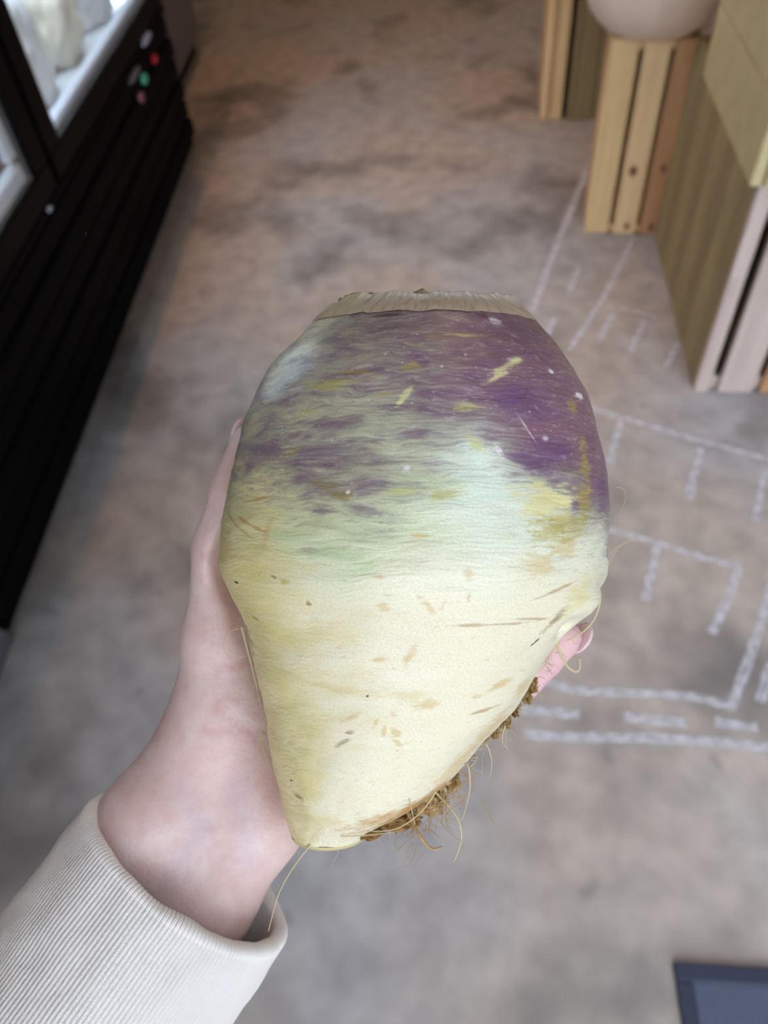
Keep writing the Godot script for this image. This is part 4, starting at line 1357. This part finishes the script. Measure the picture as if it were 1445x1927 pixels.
func skin_mesh() -> ArrayMesh:
	# the bones' rounded capsules melted together on a grid, the swede pressed out of them, and the skin drawn over
	var lo := Vector3(-0.235, -0.305, -0.115)
	var cell := 0.0025
	var nx := 128
	var ny := 146
	var nz := 56
	var fld := PackedFloat32Array()
	fld.resize(nx * ny * nz)
	fld.fill(0.02)
	for b in bones:
		var a: Vector3 = b[0]
		var e: Vector3 = b[2]
		var ra: float = b[1]
		var rb: float = b[3]
		var kk: float = b[4]
		var pad := maxf(ra, rb) + maxf(kk, 0.006) + cell
		var p0 := Vector3(minf(a.x, e.x), minf(a.y, e.y), minf(a.z, e.z)) - Vector3.ONE * pad - lo
		var p1 := Vector3(maxf(a.x, e.x), maxf(a.y, e.y), maxf(a.z, e.z)) + Vector3.ONE * pad - lo
		var ab := e - a
		var l2 := ab.length_squared()
		for iz in range(maxi(0, int(p0.z / cell)), mini(nz, int(p1.z / cell) + 2)):
			for iy in range(maxi(0, int(p0.y / cell)), mini(ny, int(p1.y / cell) + 2)):
				for ix in range(maxi(0, int(p0.x / cell)), mini(nx, int(p1.x / cell) + 2)):
					var p := lo + Vector3(ix, iy, iz) * cell
					var h := clampf((p - a).dot(ab) / l2, 0.0, 1.0)
					var d := (p - a - ab * h).length() - lerpf(ra, rb, h)
					var k := (iz * ny + iy) * nx + ix
					var o := fld[k]
					var t := maxf(kk - absf(o - d), 0.0) / kk
					fld[k] = minf(o, d) - t * t * kk * 0.25
	var radii := PackedVector2Array()
	for iy in ny:
		radii.append(profile_at(lo.y + iy * cell))
	for iz in nz:
		for iy in ny:
			var py := lo.y + iy * cell
			if py < V_LOW or py > 0.09:
				continue
			var pr := radii[iy]
			for ix in nx:
				var k := (iz * ny + iy) * nx + ix
				if fld[k] < 0.012:
					var dx := lo.x + ix * cell - pr.x
					var dz := (lo.z + iz * cell) / 0.97
					var gap := 0.011 * smoothstep(-0.045, -0.008, dz) * smoothstep(0.02, -0.02, py) if dx < 0.0 else 0.0
					var d := -(sqrt(dx * dx + dz * dz) - pr.y - gap) * 0.92
					fld[k] = maxf(fld[k], d)
	# surface nets
	var idx_of := PackedInt32Array()
	idx_of.resize(nx * ny * nz)
	idx_of.fill(-1)
	var pts := PackedVector3Array()
	var off := [0, 1, nx, nx + 1, nx * ny, nx * ny + 1, nx * ny + nx, nx * ny + nx + 1]
	var edges := [[0, 1], [2, 3], [4, 5], [6, 7], [0, 2], [1, 3], [4, 6], [5, 7], [0, 4], [1, 5], [2, 6], [3, 7]]
	var corner := []
	for c in 8:
		corner.append(Vector3(c & 1, (c >> 1) & 1, (c >> 2) & 1))
	for iz in nz - 1:
		for iy in ny - 1:
			for ix in nx - 1:
				var k := (iz * ny + iy) * nx + ix
				var v0 := fld[k]
				if absf(v0) > 0.006:
					continue
				var inside := 0
				for c in 8:
					if fld[k + off[c]] < 0.0:
						inside += 1
				if inside == 0 or inside == 8:
					continue
				var s := Vector3.ZERO
				var m := 0
				for e in edges:
					var a := fld[k + off[e[0]]]
					var b := fld[k + off[e[1]]]
					if (a < 0.0) != (b < 0.0):
						s += corner[e[0]].lerp(corner[e[1]], a / (a - b))
						m += 1
				idx_of[k] = pts.size()
				pts.append(lo + (Vector3(ix, iy, iz) + s / m) * cell)
	var idx := PackedInt32Array()
	var step := [1, nx, nx * ny]
	for iz in range(1, nz - 1):
		for iy in range(1, ny - 1):
			for ix in range(1, nx - 1):
				var k := (iz * ny + iy) * nx + ix
				if absf(fld[k]) > 0.006:
					continue
				for ax in 3:
					var a := fld[k]
					var b := fld[k + step[ax]]
					if (a < 0.0) == (b < 0.0):
						continue
					var u: int = step[(ax + 1) % 3]
					var w: int = step[(ax + 2) % 3]
					var q := [idx_of[k], idx_of[k - u], idx_of[k - u - w], idx_of[k - w]]
					if q[0] < 0 or q[1] < 0 or q[2] < 0 or q[3] < 0:
						continue
					if a < 0.0:
						idx.append_array(PackedInt32Array([q[0], q[2], q[1], q[0], q[3], q[2]]))
					else:
						idx.append_array(PackedInt32Array([q[0], q[1], q[2], q[0], q[2], q[3]]))
	# smooth once so that the grid does not show
	for pass_ in 2:
		var sum := PackedVector3Array()
		sum.resize(pts.size())
		var cnt := PackedInt32Array()
		cnt.resize(pts.size())
		for q in range(0, idx.size(), 3):
			for e in 3:
				var i := idx[q + e]
				sum[i] += pts[idx[q + (e + 1) % 3]] + pts[idx[q + (e + 2) % 3]]
				cnt[i] += 2
		for i in pts.size():
			if cnt[i] > 0:
				pts[i] = pts[i].lerp(sum[i] / cnt[i], 0.5)
	# skin tones: ruddy palm, bluish veins over the wrist, creases
	var cols := PackedColorArray()
	var n1 := noise(51, 38.0, 3)
	var n2 := noise(52, 160.0, 2)
	var lines := [[Vector3(-0.066, -0.053, 0), Vector3(-0.05, -0.066, 0)], [Vector3(-0.073, -0.066, 0), Vector3(-0.044, -0.070, 0)], [Vector3(-0.070, -0.045, 0), Vector3(-0.055, -0.042, 0)], [Vector3(-0.074, -0.0035, 0), Vector3(-0.062, -0.001, 0)], [Vector3(-0.070, -0.056, 0), Vector3(-0.05, -0.078, 0)]]
	var veins := [[Vector3(-0.073, -0.098, 0), Vector3(-0.090, -0.125, 0)], [Vector3(-0.062, -0.085, 0), Vector3(-0.056, -0.112, 0)], [Vector3(-0.080, -0.085, 0), Vector3(-0.073, -0.098, 0)]]
	for p in pts:
		var c := Color(0.76, 0.58, 0.52)
		c = c.lerp(Color(0.80, 0.66, 0.61), smoothstep(-0.2, 0.4, n1.get_noise_3dv(p)))
		c = c.lerp(Color(0.66, 0.40, 0.34), smoothstep(0.1, 0.5, n2.get_noise_3dv(p)) * 0.25)
		for l in lines:
			c = c.lerp(Color(0.55, 0.31, 0.28), 0.5 * exp(-pow(seg(p, l[0], l[1]) / 0.0011, 2.0)))
		for l in veins:
			c = c.lerp(Color(0.52, 0.44, 0.52), 0.32 * exp(-pow((seg(p, l[0], l[1]) + n1.get_noise_3dv(p) * 0.002) / 0.0042, 2.0)))
		if p.x > 0.03:
			c = c.lerp(Color(0.72, 0.42, 0.46), 0.5)
		cols.append(c)
	return indexed(pts, idx, PackedVector2Array(), cols)

func seg(p: Vector3, a: Vector3, b: Vector3) -> float:
	var q := Vector3(p.x, p.y, 0)
	var h := clampf((q - a).dot(b - a) / (b - a).length_squared(), 0.0, 1.0)
	return (q - a - (b - a) * h).length()

func skin_material() -> StandardMaterial3D:
	var m := mat(Color.WHITE, 0.48)
	m.vertex_color_use_as_albedo = true
	m.subsurf_scatter_enabled = true
	m.subsurf_scatter_strength = 0.12
	var pores := noise_bytes(91, 0.12, 256, 256, 1, 1, 3)
	m.heightmap_enabled = true
	m.heightmap_texture = gray_picture(256, 256, pores)
	m.heightmap_scale = 0.014
	var blush := noise_bytes(93, 0.03, 256, 256, 1, 1, 4)
	var tone := PackedByteArray()
	tone.resize(256 * 256 * 3)
	for k in 256 * 256:
		var q := blush[k] / 255.0 * 0.6 + pores[k] / 255.0 * 0.4
		tone[k * 3] = int(255.0 * (0.95 + 0.05 * q))
		tone[k * 3 + 1] = int(255.0 * (0.87 + 0.13 * q))
		tone[k * 3 + 2] = int(255.0 * (0.87 + 0.13 * q))
	m.albedo_texture = picture(256, 256, tone)
	m.uv1_triplanar = true
	m.uv1_scale = Vector3(18, 18, 18)
	return m

func sleeve(t: Node3D):
	# ribbed knit tube along the forearm, up to the shoulder; the cuff's edge turns in on itself
	var c0 := Vector3(-0.0818, -0.1195, -0.0195)
	var dir := Vector3(-0.0463, -0.0647, 0.003).normalized()
	var way := [c0]
	for k in 3:
		way.append(c0 + dir * 0.05 * (k + 1))
	way.append(Vector3(-0.185, -0.262, -0.006))
	way.append(Vector3(-0.205, -0.275, 0.06))
	way.append(Vector3(-0.225, -0.245, 0.18))
	way.append(Vector3(-0.249, -0.209, 0.331))
	var path := smooth_path(way, 8)
	var side0 := Vector3(0.0697, -0.0547, 0.0).normalized()
	var ribs := 176
	var per := 7
	var nu := ribs * per
	var pts := PackedVector3Array()
	var uvs := PackedVector2Array()
	var nn := noise(71, 14.0, 2)
	# inside, rim, outside
	var rows := []
	for k in range(10, 0, -1):
		rows.append([0.005 * k, -0.0030, PI])
	for k in 9:
		var th := PI - PI * k / 8.0
		rows.append([-0.0031 * sin(th), 0.0031 * cos(th), th])
	var total := 0.0
	var acc := PackedFloat32Array([0.0])
	for i in range(1, path.size()):
		total += path[i].distance_to(path[i - 1])
		acc.append(total)
	var s := 0.004
	while s < total:
		rows.append([s, 0.0031 + 0.0008 * sin(s * 60.0) * smoothstep(0.0, 0.03, s), 0.0])
		s += 0.004 if s < 0.12 else 0.012
	for e in [-0.010, -0.030, -0.0545]:
		rows.append([total, e, 0.0])
	for r in rows:
		var q := clampf(r[0], 0.0, total)
		var i := 0
		while i < path.size() - 2 and acc[i + 1] < q:
			i += 1
		var f := (q - acc[i]) / (acc[i + 1] - acc[i])
		var c := path[i].lerp(path[i + 1], f)
		if r[0] < 0.0:
			c += dir * r[0]
		var d := (path[mini(i + 2, path.size() - 1)] - path[maxi(i - 1, 0)]).normalized()
		var sd := (side0 - d * side0.dot(d)).normalized()
		var dp := sd.cross(d).normalized()
		if dp.z < 0.0 and q < 0.15:
			dp = -dp
		var grow := smoothstep(0.0, 0.25, q) * 0.010 + smoothstep(0.25, 0.5, q) * 0.012
		for k in nu:
			var a := TAU * k / nu
			var ph := fposmod(float(k) / per, 1.0)
			var groove := 1.0 - smoothstep(0.0, 0.22, minf(ph, 1.0 - ph))
			var ca := cos(a)
			var sa := sin(a)
			var p: Vector3 = c + sd * ca * (0.0412 + grow + r[1]) + dp * sa * (0.0330 + grow + r[1])
			var out := (sd * ca / 1.2 + dp * sa).normalized() * cos(r[2]) - d * sin(r[2])
			p += out * (-0.00042 * groove + 0.0011 * nn.get_noise_3d(p.x * 3.0, p.y * 3.0, p.z * 3.0))
			pts.append(p)
			uvs.append(Vector2(float(k) / nu * ribs, q * 520.0))
	var m := mat(rgb8(238, 229, 221), 0.92)
	var w := 64
	var knit := PackedByteArray()
	knit.resize(w * w)
	for j in w:
		for i in w:
			var u := fposmod((i + 0.5) / w * 2.0, 1.0) - 0.5
			var v := fposmod((j + 0.5) / w * 4.0 + absf(u) * 1.2, 1.0)
			knit[j * w + i] = int(255.0 * (0.35 + 0.65 * sin(v * PI)) * (1.0 - absf(u) * 0.8))
	m.heightmap_enabled = true
	m.heightmap_texture = gray_picture(w, w, knit)
	m.heightmap_scale = 0.03
	m.rim_enabled = true
	m.rim = 0.25
	part("sleeve", grid_mesh(pts, nu, rows.size(), true, uvs), m, t).set_meta("label", "cream ribbed knit sleeve with turned cuff")
